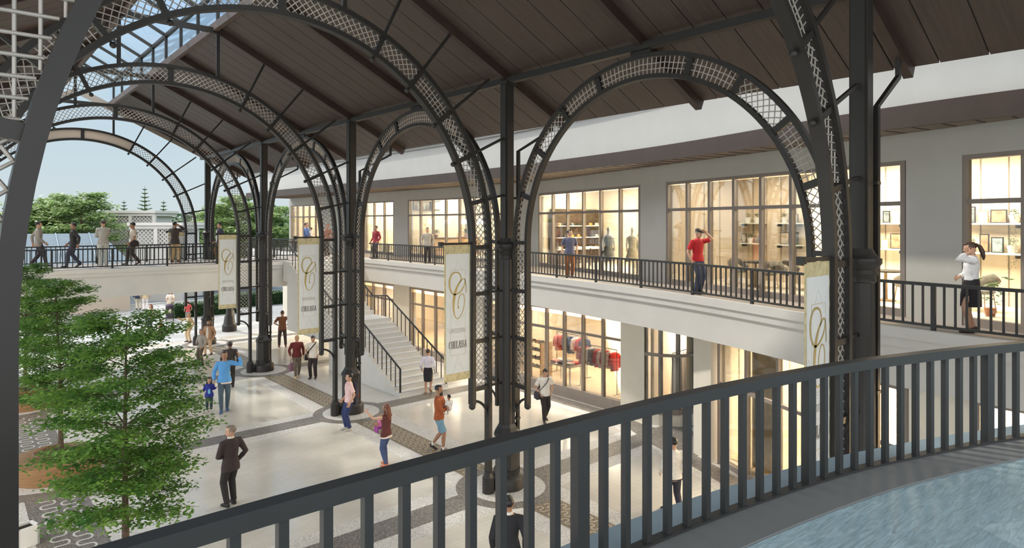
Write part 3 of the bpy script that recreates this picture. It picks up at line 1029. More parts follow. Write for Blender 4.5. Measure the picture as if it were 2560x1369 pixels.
dsp = thing('downspout', '', 'rain pipe', (0, COLY[0], 0), 0, 'rain pipes beside the columns')
MB().tube([(12.05, 0, 9.5), (12.05, 0, 9.04), (10.76, -.13, 8.38), (10.74, -.13, .02)], .052, 4).build('pipe', STEEL, dsp)
for z in (1.7, 4.0, 7.2): MB().box(10.72, -.12, z, .14, .12, .05).build('pipe_clip', STEEL, dsp)
dl = ['bent dark rain pipe on the column nearest the camera', 'bent dark rain pipe on the column in front of the fashion shop', 'bent dark rain pipe on the column at the stair foot', 'bent dark rain pipe on the column before the footbridge', 'bent dark rain pipe on the column behind the footbridge']
dsp['label'] = dl[0]
for k in range(1, 5):
    dup(dsp, (0, COLY[k], 0), label=dl[k])

# ================================================================ BANNERS
GOLD = mat('gold thread', (0.40, 0.31, 0.12), 0.45, 0.25)
BORD = mat('gold damask border', (0.50, 0.44, 0.25), 0.6, 0, 0.25, 9.0)
BWHT = mat('white banner cloth', (0.64, 0.675, 0.69), 0.7, 0, 0.02, 4.0)
INK = mat('brown grey lettering', (0.15, 0.12, 0.10), 0.6)
INK2 = mat('pale grey lettering', (0.50, 0.47, 0.43), 0.6)
LINE = mat('thin grey banner line', (0.56, 0.56, 0.53), 0.6)
def ribbon(mb, pts, ws, y=-.014, th=.004):
    """flat stroke in the XZ plane"""
    n = len(pts)
    A = []; B = []
    for i in range(n):
        a = Vector(pts[max(0, i - 1)]); b = Vector(pts[min(n - 1, i + 1)])
        d = b - a
        d = d.normalized() if d.length > 1e-9 else Vector((1, 0))
        q = Vector((-d.y, d.x)) * ((ws[i] if isinstance(ws, (list, tuple)) else ws) / 2)
        p = Vector(pts[i])
        A.append(p + q); B.append(p - q)
    vs = []
    for i in range(n):
        vs += [(A[i].x, y - th, A[i].y), (B[i].x, y - th, B[i].y), (B[i].x, y, B[i].y), (A[i].x, y, A[i].y)]
    fs = [(0, 1, 2, 3), (4 * n - 1, 4 * n - 2, 4 * n - 3, 4 * n - 4)]
    for i in range(n - 1):
        for j in range(4):
            fs.append((4 * i + j, 4 * i + 4 + j, 4 * i + 4 + (j + 1) % 4, 4 * i + (j + 1) % 4))
    mb.add(vs, fs)
def arcp(cx, cy, rx, ry, a0, a1, n=14):
    return [(cx + rx * math.cos(math.radians(a0 + (a1 - a0) * i / n)), cy + ry * math.sin(math.radians(a0 + (a1 - a0) * i / n))) for i in range(n + 1)]
TK, TN = .15, .055
def glyph(ch):
    """(advance, [(points, widths)]) in a unit-high box, a serif face"""
    se = lambda x, y, w=.17: ([(x - w, y), (x + w, y)], TN)
    if ch == 'C': 
        p = arcp(.42, .5, .36, .48, 48, 312, 22)
        return .86, [(p, [TN + (TK - TN) * max(0, -math.cos(math.radians(48 + 264 * i / 22))) for i in range(23)]), ([(.67, .66), (.67, .92)], TN)]
    if ch == 'H': return .95, [([(.2, 0), (.2, 1)], TK), ([(.75, 0), (.75, 1)], TK), ([(.2, .5), (.75, .5)], TN), se(.2, .02), se(.2, .98), se(.75, .02), se(.75, .98)]
    if ch == 'U': return .92, [([(.2, 1), (.2, .3)] + arcp(.455, .3, .255, .28, 180, 360, 12) + [(.71, 1)], [TK, TK] + [TK - (TK - TN) * i / 12 for i in range(13)] + [TN]), se(.2, .98), se(.71, .98, .14)]
    if ch == 'L': return .78, [([(.22, 0), (.22, 1)], TK), ([(.1, .02), (.7, .02)], TN), ([(.69, 0), (.69, .24)], TN), se(.22, .98)]
    if ch == 'A': return .9, [([(.14, 0), (.44, 1)], TN), ([(.44, 1), (.76, 0)], TK), ([(.24, .34), (.64, .34)], TN), se(.14, .02, .12), se(.76, .02)]
    if ch == 'S':
        p = arcp(.34, .74, .24, .24, 35, 270, 12) + arcp(.34, .26, .26, .24, 90, -145, 12)[1:]
        m = len(p)
        return .72, [(p, [TN + (TK - TN) * math.sin(PI * i / (m - 1)) ** 2 for i in range(m)]), ([(.54, .72), (.54, .94)], TN), ([(.1, .05), (.1, .28)], TN)]
    if ch == 'I': return .42, [([(.2, 0), (.2, 1)], TK), se(.2, .02), se(.2, .98)]
    if ch == 'N': return .95, [([(.18, 0), (.18, 1)], TN), ([(.18, 1), (.74, 0)], TK), ([(.74, 0), (.74, 1)], TN), se(.18, .02, .12), se(.74, .98, .12)]
    if ch == 'V': return .88, [([(.12, 1), (.44, 0)], TK), ([(.44, 0), (.74, 1)], TN), se(.12, .98), se(.74, .98, .12)]
    if ch == 'T': return .8, [([(.4, 0), (.4, 1)], TK), ([(.08, .98), (.72, .98)], TN), se(.4, .02), ([(.09, .8), (.09, 1)], TN), ([(.71, .8), (.71, 1)], TN)]
    if ch == 'O':
        p = arcp(.45, .5, .36, .48, 0, 360, 28)
        return .9, [(p, [TN + (TK - TN) * abs(math.cos(2 * PI * i / 28)) for i in range(29)])]
    return .4, []
def word(mb, txt, x0, x1, z0, h):
    tot = sum(glyph(c)[0] for c in txt)
    k = (x1 - x0) / tot
    x = x0
    for c in txt:
        a, st = glyph(c)
        for pts, w in st:
            sc = (k + h) / 2
            ribbon(mb, [(x + p[0] * k, z0 + p[1] * h) for p in pts], [q * sc for q in w] if isinstance(w, list) else w * sc)
        x += a * k
def make_banner():
    t = thing('banner', '', 'banner', (8.58, 0, 6.06), 0, 'gold bordered banners on the trusses')
    BWd, BH = .745, 3.16
    r = MB().box(.42, 0, .035, 1.0, .055, .055); r.box(-.09, 0, .035, .09, .10, .10)
    r.build('rod', STEEL, t)
    mb = MB(); n = 10
    A = []; B = []
    mb.add([(BWd * i / n, .012 * math.sin(i * 1.1), -BH * j) for j in (0, 1) for i in range(n + 1)] + [(BWd * i / n, .012 * math.sin(i * 1.1) + .006, -BH * j) for j in (0, 1) for i in range(n + 1)],
           [(i, i + 1, n + 2 + i, n + 1 + i) for i in range(n)] + [(2 * n + 2 + i, 3 * n + 3 + i, 3 * n + 4 + i, 2 * n + 3 + i) for i in range(n)])
    # straight cloth body with a hem
    mb = MB().box(BWd / 2, 0, -BH / 2, BWd, .012, BH); mb.box(BWd / 2, 0, -BH + .01, BWd, .026, .02)
    fab = mb.build('cloth', BORD, t)
    orn = MB()
    for cx in (.2, .37, .54):
        ribbon(orn, [(cx - .07, -.19), (cx - .03, -.05), (cx, -.02), (cx + .03, -.05), (cx + .07, -.19)], .012, -.006)
        ribbon(orn, [(cx - .035, -.19), (cx, -.08), (cx + .035, -.19)], .01, -.006)
    for k in range(5):
        ribbon(orn, arcp(.1 + .14 * k, -BH + .04, .07, .10, 0, 180), .010, -.006)
    for s in (.018, BWd - .018):
        for k in range(18):
            ribbon(orn, arcp(s, -.3 - .155 * k, .014, .06, 90 if k % 2 else -90, 270 if k % 2 else 90, 8), .006, -.006)
    orn.build('border_ornament', mat('pale gold thread', (0.66, 0.60, 0.42), 0.5, 0.1), fab)
    wp = MB().box(.378, -.009, -(.20 + 2.98) / 2, .672, .008, 2.78).build('centre_panel', BWHT, t)
    X = lambda px: (px - 85) * .00358
    Z = lambda py: -(py - 62) * .002972
    m = MB()
    big = [(258, 440), (257, 385), (248, 335), (232, 330), (205, 355), (182, 395), (166, 445), (157, 505), (156, 565), (166, 615), (184, 638), (206, 628), (226, 594), (240, 545), (244, 495), (236, 455), (219, 447), (203, 470), (193, 510), (192, 545), (197, 560)]
    big = smoothline([(X(a), Z(b)) for a, b in big], 5)
    L = len(big)
    ribbon(m, big, [.019 + .050 * math.exp(-((i / L - .31) / .10) ** 2) + (.012 if i > L - 6 else 0) for i in range(L)])
    lo = [(250, 330), (244, 375), (222, 415), (190, 442), (158, 446), (133, 415), (122, 365), (127, 320), (146, 285), (176, 274), (204, 288), (216, 325), (205, 360)]
    lo = smoothline([(X(a), Z(b)) for a, b in lo], 5)
    ribbon(m, lo, [.018 + .020 * math.sin(PI * i / len(lo)) for i in range(len(lo))])
    m.ell((X(196), -.016, Z(552)), .020, .004, .032, 10, 6)
    m.build('monogram', GOLD, wp)
    c = MB()
    for za, zb_ in ((255, 262), (925, 918)):
        c = MB()
        ribbon(c, [(X(133), Z(zb_ + (40 if za < 500 else -40))), (X(133), Z(zb_)), (X(138), Z(za)), (X(247), Z(za)), (X(252), Z(zb_)), (X(252), Z(zb_ + (40 if za < 500 else -40)))], .010)
        c.build('cartouche', mat('pale gold line', (0.52, 0.48, 0.36), 0.5), wp)
    g = MB()
    for y in (660, 675, 690, 785, 878): ribbon(g, [(X(175), Z(y)), (X(212), Z(y))], .005)
    for pts in ([(192, 190), (150, 275)], [(192, 190), (235, 275)], [(150, 640), (110, 500)], [(225, 640), (272, 560)], [(105, 700), (135, 765)], [(245, 765), (278, 700)], [(192, 930), (165, 1020)], [(192, 930), (222, 1020)], [(192, 980), (150, 1050)], [(192, 980), (240, 1050)], [(272, 180), (250, 235)], [(133, 300), (133, 900)], [(252, 300), (252, 900)]):
        ribbon(g, [(X(a), Z(b)) for a, b in pts], .005, -.013, .003)
    g.build('fine_lines', LINE, wp)
    w1 = MB(); word(w1, 'INVITATION', X(128), X(250), Z(750), .105); w1.build('small_lettering', INK2, wp)
    w2 = MB(); word(w2, 'CHULASSA', X(120), X(262), Z(872), .178); w2.build('large_lettering', INK, wp)
    return t
bl = ['tall white and gold banner beside the column nearest the camera, lower half behind the rail', 'tall white and gold banner hanging between the stair and the column by the fashion shop', 'white and gold banner hanging above the man in the dark red sweater',
      'white and gold banner hanging in front of the footbridge', 'white and gold banner behind the footbridge rail, beside the man taking a photo']
b0 = make_banner(); b0.location.y = COLY[0] - .02; b0['label'] = bl[0]
for k in range(1, 5):
    dup(b0, (8.58, COLY[k] - .02, 6.06), label=bl[k])

# ================================================================ RAILINGS
def railing(name, label, P, z0, H, spacing, post_every, hw=.07, hh=.06, bw=.032, pw=.075, m=RAILM, limit=98, near=None, bottom=.07):
    p0 = Vector((*P[0][:2], z0))
    t = thing(name, label, 'railing', p0)
    Q = [(p[0] - p0.x, p[1] - p0.y) for p in P]
    MB().strip(offset(Q, -hw / 2), offset(Q, hw / 2), H - hh, H).build('handrail', m, t)
    MB().strip(offset(Q, -hw / 2.4), offset(Q, hw / 2.4), bottom, bottom + (.045 if bottom > .01 else .016)).build('bottom_rail', m, t)
    pts = resample(Q, spacing)
    bal = []; posts = []
    for i, (p, d) in enumerate(pts):
        (posts if i % post_every == 0 else bal).append((p, d))
    pm = MB().box(0, 0, (H - hh) / 2, pw, pw * .75, H - hh).mesh('post'); pm.materials.append(m)
    bmz = MB().box(0, 0, (H - hh + bottom + .012) / 2, bw, bw, H - hh - bottom - .012).mesh('baluster'); bmz.materials.append(m)
    for p, d in posts:
        o = link('post', pm, None, t, (p.x, p.y, 0)); o.rotation_euler = (0, 0, math.atan2(d.y, d.x))
    if near is not None:
        bal.sort(key=lambda q: (Vector((q[0].x + p0.x, q[0].y + p0.y)) - Vector(near)).length)
    for p, d in bal[:limit]:
        o = link('baluster', bmz, None, t, (p.x, p.y, 0)); o.rotation_euler = (0, 0, math.atan2(d.y, d.x))
    if len(bal) > limit:
        mb = MB()
        for p, d in bal[limit:]:
            mb.box(p.x, p.y, (H - hh + bottom + .012) / 2, bw, bw, H - hh - bottom - .012, math.atan2(d.y, d.x))
        mb.build('far_balusters', m, t)['kind'] = 'stuff'
    return t
def cut(P, y0, y1):
    return [p for p in P if y0 <= p[1] <= y1]
railing('balcony_railing', 'curved charcoal balustrade in the foreground with a flat handrail', NR, UP + .012, .88, .187, 12, .085, .075, .042, .088, near=(3, 2.4), bottom=.004)
EB = smoothline(offset(E, .07), 3)
railing('balcony_railing', 'long charcoal balustrade along the curved balcony past the upper shops', cut(EB, -2.6, 31.6), UP, .88, .18, 12, near=(13, 4))
railing('balcony_railing', 'charcoal balustrade on the balcony beyond the footbridge, by the rounded corner window', cut(EB, 37.3, 50), UP, .88, .18, 12)
railing('footbridge_railing', 'charcoal balustrade on the near side of the footbridge', [(x * .5 - 5.5, BY0 + .1) for x in range(0, 37)] + [(13.1, BY0 + .1)], UP, .88, .18, 12, near=(6, 32))
railing('footbridge_railing', 'charcoal balustrade on the far side of the footbridge, behind the walkers', [(x * .5 - 5.5, BY1 - .1) for x in range(0, 45)], UP, .88, .18, 12, near=(6, 37))
def stair_rail(x, label):
    t = thing('stair_railing', label, 'railing', (x, yS, 0))
    def zs(y):    # nosing line
        if y < yL - yS: return max(0, y) / tread * rise + rise
        if y < yT - yS: return NR1 * rise
        return NR1 * rise + (y - (yT - yS)) / tread * rise
    key = [0.05, yL - yS - .1, yT - yS - .05, yE - yS - .1]
    zz = [zs(k) + .86 for k in key]
    h = MB()
    for a in range(3):
        h.bar((0, key[a], zz[a]), (0, key[a + 1] + .03, zz[a + 1]), .05, .05)
    h.bar((0, .05, .12), (0, .05, zz[0] + .02), .055, .055)
    h.build('handrail', RAILM, t)
    y = .4
    while y < yE - yS - .2:
        i = 0 if y < key[1] else (1 if y < key[2] else 2)
        f = (y - key[i]) / (key[i + 1] - key[i])
        top = zz[i] + (zz[i + 1] - zz[i]) * f
        zb_ = math.floor(y / tread + 1e-6) * rise + rise if y < yL - yS else (NR1 * rise if y < yT - yS else NR1 * rise + (math.floor((y - (yT - yS)) / tread) + 1) * rise)
        MB().box(0, y, (zb_ + top) / 2, .028, .028, top - zb_).build('baluster', RAILM, t)
        y += .34
    return t
stair_rail(sx0 + .07, 'slim dark stair rail on the open mall side of the stair')
stair_rail(sx1 - .07, 'slim dark stair rail on the shop window side of the stair')

# ================================================================ PEOPLE
PENDING = []
def remeshed(name, mb, m, parent, vox, it=2, fac=.5):
    o = link(name, mb.mesh(name), m, parent)
    r = o.modifiers.new('r', 'REMESH'); r.mode = 'VOXEL'; r.voxel_size = vox; r.use_smooth_shade = True
    if it:
        s = o.modifiers.new('s', 'SMOOTH'); s.factor = fac; s.iterations = it
    PENDING.append(o)
    return o
def settle():
    bpy.context.view_layer.update()
    dg = bpy.context.evaluated_depsgraph_get()
    for o in PENDING:
        me = D.meshes.new_from_object(o.evaluated_get(dg))
        mm = o.data.materials[0] if o.data.materials else None
        o.modifiers.clear()
        o.data = me
        if mm and not me.materials: me.materials.append(mm)
        me.shade_smooth()
    PENDING.clear()
SKIN = {'a': mat('light skin', (0.52, 0.30, 0.20), 0.5, 0, 0.05, 20), 'b': mat('tan skin', (0.36, 0.19, 0.115), 0.5, 0, 0.05, 20), 'c': mat('brown skin', (0.16, 0.08, 0.05), 0.5, 0, 0.05, 20)}
HAIRM = {'black': mat('black hair', (0.012, 0.010, 0.010), 0.45, 0, .3, 60), 'brown': mat('brown hair', (0.045, 0.022, 0.013), 0.45, 0, .3, 60),
         'auburn': mat('auburn hair', (0.13, 0.035, 0.018), 0.45, 0, .3, 60), 'grey': mat('grey hair', (0.22, 0.17, 0.13), 0.5, 0, .3, 60), 'blond': mat('fair hair', (0.42, 0.27, 0.12), 0.5, 0, .3, 60)}
EYEM = mat('dark eye', (0.015, 0.010, 0.008), 0.2)
LIPM = mat('lips', (0.30, 0.09, 0.075), 0.5)
CL = {}
def cloth(rgb, rough=.8):
    k = tuple(rgb)
    if k not in CL:
        lin = [(c / 255 / 12.92 if c / 255 <= .04045 else ((c / 255 + .055) / 1.055) ** 2.4) for c in rgb]
        CL[k] = mat('fabric %d' % len(CL), lin, rough, 0, .10, 14, .25, 120)
    return CL[k]
V = Vector
def ik(a, b, l1, l2, pole):
    d = b - a
    L = min(d.length, (l1 + l2) * .9985)
    d.normalize()
    x = (l1 * l1 - l2 * l2 + L * L) / (2 * L)
    h = math.sqrt(max(0, l1 * l1 - x * x))
    p = V(pole) - d * V(pole).dot(d)
    p = p.normalized() if p.length > 1e-6 else V((0, 1, 0))
    return a + d * x + p * h, a + d * L
ARM = {   # wrist place for the right hand (mirrored for the left) and the way the elbow points
    'down': ((.150, .015, .512), (.4, -1, 0)), 'relaxed': ((.150, .065, .53), (.5, -1, 0)), 'pocket': ((.122, .035, .535), (1, -1, 0)),
    'hip': ((.098, .005, .60), (1, -.5, 0)), 'wave': ((.225, .05, .90), (.7, 0, -1)), 'point': ((.115, .30, .83), (.3, 0, -1)),
    'phone': ((.078, .045, .895), (.5, .6, -1)), 'front': ((.03, .125, .60), (1, -.6, -.2)), 'carry': ((-.02, .15, .66), (1, -.3, -.6)),
    'camera': ((.055, .10, .90), (1, .4, -1)), 'brow': ((.06, .085, .945), (1, .6, -.8)), 'out': ((.25, .04, .66), (.2, -.4, -1)), 'up': ((.17, .06, 1.0), (.7, 0, -.6)),
    'push': ((.09, .21, .58), (1, -.6, -.2)), 'swingf': ((.135, .10, .53), (.4, -1, 0)), 'swingb': ((.150, -.09, .52), (.3, -1, 0))}
def person(label, px, fy, hy, z, face, top, top_c, bot, bot_c, shoe_c=(40, 34, 32), hair='black', hstyle='short', skin='b', arms=('down', 'down'), legs=None, lean=0.0, yaw=0.0, nod=0.0,
           F=None, h=None, kid=False, female=False, dz=None, extra=(), at_xy=None, vox=None, base=0.0):
    if F is None: F = (EYE - z) * FPX / (fy - 555.0)
    P = at_xy if at_xy is not None else at_depth(px, F)
    H = h or (fy - hy) / FPX * F
    ray = V((P.x, P.y)).normalized()
    fa = math.radians(face)
    hd = -ray * math.cos(fa) + V((ray.y, -ray.x)) * math.sin(fa)
    root = thing('person', label, 'person', (P.x, P.y, z + base), math.atan2(-hd.x, hd.y))
    sw = .90 if female else 1.0
    hs = 1.32 if kid else (1.0 if H > 1.6 else 1.05)
    wd = 1.12 if kid else 1.0
    S = lambda p: V(p) * H
    R3 = Matrix.Rotation(-lean, 3, 'X')
    hipz = .515
    legs = legs or (((.055, .02, 0), (-.055, -.01, 0)))
    if dz is None:
        dz = 0
        for (x, y, l) in legs:
            need = math.sqrt(max(.01, .486 ** 2 - y * y)) + .042 + l
            dz = min(dz, need - hipz)
    hipz += dz
    def up(p):     # leaning upper body
        q = V(p) - V((0, 0, .52))
        return R3 @ q + V((0, 0, hipz + .005))
    body = MB(); cl_top = MB(); cl_bot = MB(); shoes = []
    # --- legs
    LEG = []
    for i, (x, y, l) in enumerate(legs):
        s = 1 if i == 0 else -1
        hip = V((s * .048, 0, hipz)); ank = V((x, y, .045 + l))
        kn, ank = ik(hip, ank, .246, .246, (0.12 * s, 1, 0))
        LEG.append((s, hip, kn, ank, l))
        mid = hip.lerp(kn, .45); calf = kn.lerp(ank, .3) + V((0, -.006, 0))
        body.tube([S(hip + V((0, 0, .02))), S(hip), S(mid), S(kn), S(calf), S(kn.lerp(ank, .75)), S(ank)], [r * H * wd for r in (.046, .052, .045, .031, .034, .023, .020)], 12)
        pit = -.5 if l > .015 else 0
        fd = V((s * .12, 1, pit)).normalized()
        body.tube([S(ank + V((0, 0, .0))), S(ank + fd * .0 + V((0, 0, -.02))), S(ank + fd * .07 + V((0, 0, -.027))), S(ank + fd * .10 + V((0, 0, -.03)))], [(.019 * H, .019 * H), (.021 * H, .022 * H), (.022 * H, .014 * H), (.010 * H, .008 * H)], 10)
        if shoe_c is not None:
            sm_ = MB()
            sm_.tube([S(ank + V((0, -.006, .016))), S(ank + V((0, -.008, -.012))), S(ank + V((0, -.008, -.028)))], [.024 * H, .026 * H, .026 * H], 12)
            sm_.tube([S(ank + fd * -.030 + V((0, 0, -.022))), S(ank + fd * .02 + V((0, 0, -.020))), S(ank + fd * .075 + V((0, 0, -.026))), S(ank + fd * .108 + V((0, 0, -.031)))], [(.022 * H, .020 * H), (.026 * H, .022 * H), (.027 * H, .017 * H), (.014 * H, .010 * H)], 12)
            sm_.tube([S(ank + fd * -.034 + V((0, 0, -.040))), S(ank + fd * .108 + V((0, 0, -.040)))], [(.023 * H, .006 * H), (.022 * H, .006 * H)], 8)
            shoes.append(sm_)
    # --- trunk
    def trunk(mb, infl, z0, z1, flare=0.0, hips=False):
        prof = [(.455, .066, .056), (.50, .086 if not female else .090, .066), (.56, .080, .060), (.62, .070 if female else .079, .053), (.68, .079 if female else .086, .060),
                (.74, .092 * sw, .064 if not female else .068), (.79, .100 * sw, .058), (.825, .074 * sw, .046), (.845, .036, .036), (.875, .030, .032)]
        pts = []; rs = []
        prof2 = [q for q in prof if z0 < q[0] < z1]
        lo = max([q for q in prof if q[0] <= z0] or prof[:1]); hi = min([q for q in prof if q[0] >= z1] or prof[-1:])
        prof2 = [(z0, lo[1] + flare, lo[2] + flare)] + prof2 + [(z1, hi[1], hi[2])]
        for zz, a, b in prof2:
            if hips: a = max(a, .106 if zz < .53 else (.094 if zz < .58 else 0)); b = max(b, .068 if zz < .53 else 0)
            pts.append(S(up((0, .004 if zz < .8 else 0, zz)))); rs.append(((a * wd + infl) * H, (b * wd + infl) * H))
        mb.tube(pts, rs, 20)
    trunk(body, 0, .455, .875)
    # --- head
    HM = Matrix.Rotation(math.radians(yaw), 3, 'Z') @ Matrix.Rotation(-math.radians(nod), 3, 'X')
    hb = V((0, 0, .862))
    top_scale = (1.0 - .862)
    def hp(p):
        q = (V(p) - hb) * hs
        return S(up(hb + HM @ q))
    hd_prof = [(.868, .004, .026, .028), (.880, .012, .034, .040), (.893, .010, .0395, .0475), (.910, .007, .0425, .0525), (.930, .003, .0445, .0565), (.950, 0, .0455, .0585), (.970, -.002, .042, .054), (.985, -.003, .033, .042), (.996, -.003, .017, .022), (1.0, -.003, .005, .006)]
    vs = []; fs = []
    nn = 20
    for zz, oy, a, b in hd_prof:
        for j in range(nn):
            t = 2 * PI * j / nn
            vs.append(hp((a * math.cos(t), oy + b * math.sin(t), zz)))
    k = len(hd_prof)
    for i in range(k - 1):
        for j in range(nn): fs.append((i * nn + j, i * nn + (j + 1) % nn, (i + 1) * nn + (j + 1) % nn, (i + 1) * nn + j))
    fs += [tuple(range(nn - 1, -1, -1)), tuple((k - 1) * nn + j for j in range(nn))]
    body.add(vs, fs)
    body.tube([hp((0, 0, .84)), hp((0, 0, .885))], [.030 * H, .031 * H], 12)
    body.tube([hp((0, .052, .940)), hp((0, .064, .922)), hp((0, .062, .914))], [.005 * H * hs, .0085 * H * hs, .008 * H * hs], 8)
    body.ell(hp((0, .050, .882)), .014 * H * hs, .010 * H * hs, .009 * H * hs, 10, 6)
    for s in (1, -1):
        body.ell(hp((s * .046, -.004, .926)), .007 * H * hs, .012 * H * hs, .018 * H * hs, 10, 6)
    # --- arms and hands
    ARMS = []
    for i, a in enumerate(arms):
        s = 1 if i == 0 else -1
        if isinstance(a, str): w, pole = ARM[a]
        else: w, pole = a
        sh = up((s * .108 * sw * wd, 0, .800)); wr = up((s * w[0], w[1], w[2]))
        el, wr = ik(sh, wr, .175, .148, (s * pole[0], pole[1], pole[2]))
        ARMS.append((s, sh, el, wr))
        body.tube([S(sh + V((-s * .03, 0, .006))), S(sh), S(sh.lerp(el, .5)), S(el), S(el.lerp(wr, .35)), S(wr)], [r * H * wd for r in (.030, .031, .027, .021, .0215, .0145)], 10)
        d = (wr - el).normalized()
        pocket = a == 'pocket'
        side = V((s, 0, 0)) - d * (V((s, 0, 0)).dot(d))
        if side.length < .2: side = V((0, 1, 0)) - d * d.y
        side.normalize()
        fwd = d.cross(side).normalized()          # across the palm
        if fwd.y < 0: fwd = -fwd
        if abs(d.z) < .5 and fwd.z < 0: fwd = -fwd
        pn = -side                                 # the palm looks towards the body
        hsz = H * (1.05 if not kid else .95)
        M = Matrix((fwd, pn, d)).transposed()
        body.ell(S(wr) + d * .026 * hsz, .0215 * hsz, .0095 * hsz, .032 * hsz, 12, 8, M)
        for f in range(4):
            ln = (.040, .046, .043, .034)[f] * hsz
            r0 = S(wr) + d * .048 * hsz + fwd * ((.0165, .0055, -.0055, -.0160)[f] * hsz)
            spread = fwd * ((.12, .03, -.04, -.14)[f])
            curl = .25 + .07 * f
            p1 = r0 + (d + spread + pn * curl * .5).normalized() * ln * .45
            p2 = p1 + (d + spread + pn * curl * 1.6).normalized() * ln * .32
            p3 = p2 + (d + spread + pn * curl * 2.8).normalized() * ln * .25
            body.tube([r0 - d * .012 * hsz, r0, p1, p2, p3], [.0052 * hsz, .0055 * hsz, .0052 * hsz, .0048 * hsz, .0038 * hsz], 8)
        tb = S(wr) + d * .014 * hsz + fwd * .017 * hsz
        t1 = tb + (d * .6 + fwd * .75 + pn * .3).normalized() * .026 * hsz
        t2 = t1 + (d * .95 + fwd * .25 + pn * .35).normalized() * .022 * hsz
        body.tube([tb - fwd * .008 * hsz, tb, t1, t2], [.0062 * hsz, .0068 * hsz, .006 * hsz, .0045 * hsz], 8)
    vb = vox or .0095
    bo = remeshed('body', body, SKIN[skin], root, vb, 1, .4)
    # --- face details
    for s in (1, -1):
        MB().ell(hp((s * .0185, .0535, .9345)), .0062 * H * hs, .003 * H * hs, .0032 * H * hs, 8, 6).build('eye', EYEM, root, True)
    MB().ell(hp((0, .0585, .8985)), .012 * H * hs, .0035 * H * hs, .0028 * H * hs, 8, 6).build('mouth', LIPM, root, True)
    # --- hair
    hm = MB()
    hr = H * hs
    if hstyle != 'bald':
        hm.ell(hp((0, -.0125, .954)), .0485 * hr, .0555 * hr, .0505 * hr, 18, 12, HM)
        hm.ell(hp((0, .016, .985)), .036 * hr, .040 * hr, .019 * hr, 14, 8, HM)
        for s in (1, -1):
            hm.ell(hp((s * .042, .004, .945)), .009 * hr, .016 * hr, .028 * hr, 10, 8, HM)
    if hstyle == 'long':
        hm.tube([hp((0, -.03, .965)), hp((0, -.046, .90)), hp((0, -.055, .83)), hp((0, -.062, .755)), hp((0, -.06, .735))], [(.044 * hr, .03 * hr), (.050 * hr, .027 * hr), (.052 * hr, .024 * hr), (.040 * hr, .018 * hr), (.02 * hr, .01 * hr)], 14)
        for s in (1, -1):
            hm.tube([hp((s * .040, .010, .965)), hp((s * .047, .006, .915)), hp((s * .050, -.004, .86)), hp((s * .046, -.01, .80))], [.014 * hr, .015 * hr, .016 * hr, .008 * hr], 10)
    if hstyle == 'pony':
        hm.ell(hp((0, -.066, .958)), .018 * hr, .016 * hr, .018 * hr, 12, 8)
        hm.tube([hp((0, -.068, .958)), hp((0, -.092, .93)), hp((0, -.10, .87)), hp((0, -.096, .81)), hp((0, -.09, .775))], [.014 * hr, .022 * hr, .026 * hr, .019 * hr, .006 * hr], 12)
    if hstyle == 'bun':
        hm.ell(hp((0, -.062, .955)), .026 * hr, .022 * hr, .026 * hr, 12, 8)
    if hstyle != 'bald': remeshed('hair', hm, HAIRM[hair], root, .0085, 2)
    if 'beard' in extra:
        b = MB().ell(hp((0, .042, .875)), .034 * hr, .026 * hr, .034 * hr, 12, 8, HM)
        remeshed('beard', b, HAIRM[hair], root, .0085, 1)
    if 'cap' in extra or 'redcap' in extra:
        c = MB().ell(hp((0, -.004, .972)), .052 * hr, .064 * hr, .034 * hr, 18, 10, HM)
        c.ell(hp((0, .062, .960)), .040 * hr, .034 * hr, .006 * hr, 14, 6, HM)
        remeshed('cap', c, cloth((45, 42, 40) if 'cap' in extra else (150, 40, 35)), root, .008, 1)
    if 'muff' in extra:
        c = MB().ell(hp((0, -.004, .972)), .050 * hr, .062 * hr, .034 * hr, 18, 10, HM)
        remeshed('cap', c, cloth((60, 90, 165)), root, .008, 1)
    # --- clothes
    vc = .0125
    long_ = top in ('shirt', 'jacket', 'sweater', 'coat', 'blouse')
    hem = {'tee': .485, 'polo': .50, 'shirt': .485, 'jacket': .445, 'sweater': .492, 'coat': .36, 'blouse': .555, 'vest': .49}[top]
    if bot == 'skirt': hem = max(hem, .575)
    infl = {'jacket': .0135, 'coat': .0135, 'sweater': .011}.get(top, .0105)
    tb_ = MB()
    trunk(tb_, infl, hem, .838, 0.001, bot != 'skirt')
    for s, sh, el, wr in ARMS:
        tb_.ell(S(sh + V((-s * .018, 0, -.002))), (.035 + infl) * H * wd, (.036 + infl) * H, .034 * H, 12, 8)
        pts = [sh + V((-s * .04, 0, .004)), sh, sh.lerp(el, .5)]
        rs = [.034, .036 + infl * .5, .030 + infl * .6]
        if long_:
            pts += [el, el.lerp(wr, .4), el.lerp(wr, .70 if top == 'blouse' else .97)]; rs += [.0255 + infl * .6, .025 + infl * .5, .0185 + infl * .5]
        elif top != 'vest':
            pts += [sh.lerp(el, .74)]; rs += [.031 + infl * .7]
        else:
            pts = pts[:2]; rs = rs[:2]
        tb_.tube([S(p) for p in pts], [r * H * wd for r in rs], 12)
    if top in ('jacket', 'polo', 'shirt', 'blouse'):   # collar
        tb_.tube([S(up((0, .002, .828))), S(up((0, 0, .856)))], [(.043 * H, .043 * H), (.0375 * H, .039 * H)], 14)
    tname = {'tee': 't_shirt', 'polo': 'polo_shirt', 'shirt': 'shirt', 'jacket': 'jacket', 'sweater': 'sweater', 'coat': 'coat', 'blouse': 'blouse', 'vest': 'waistcoat'}[top]
    remeshed(tname, tb_, cloth(top_c), root, vc, 2)
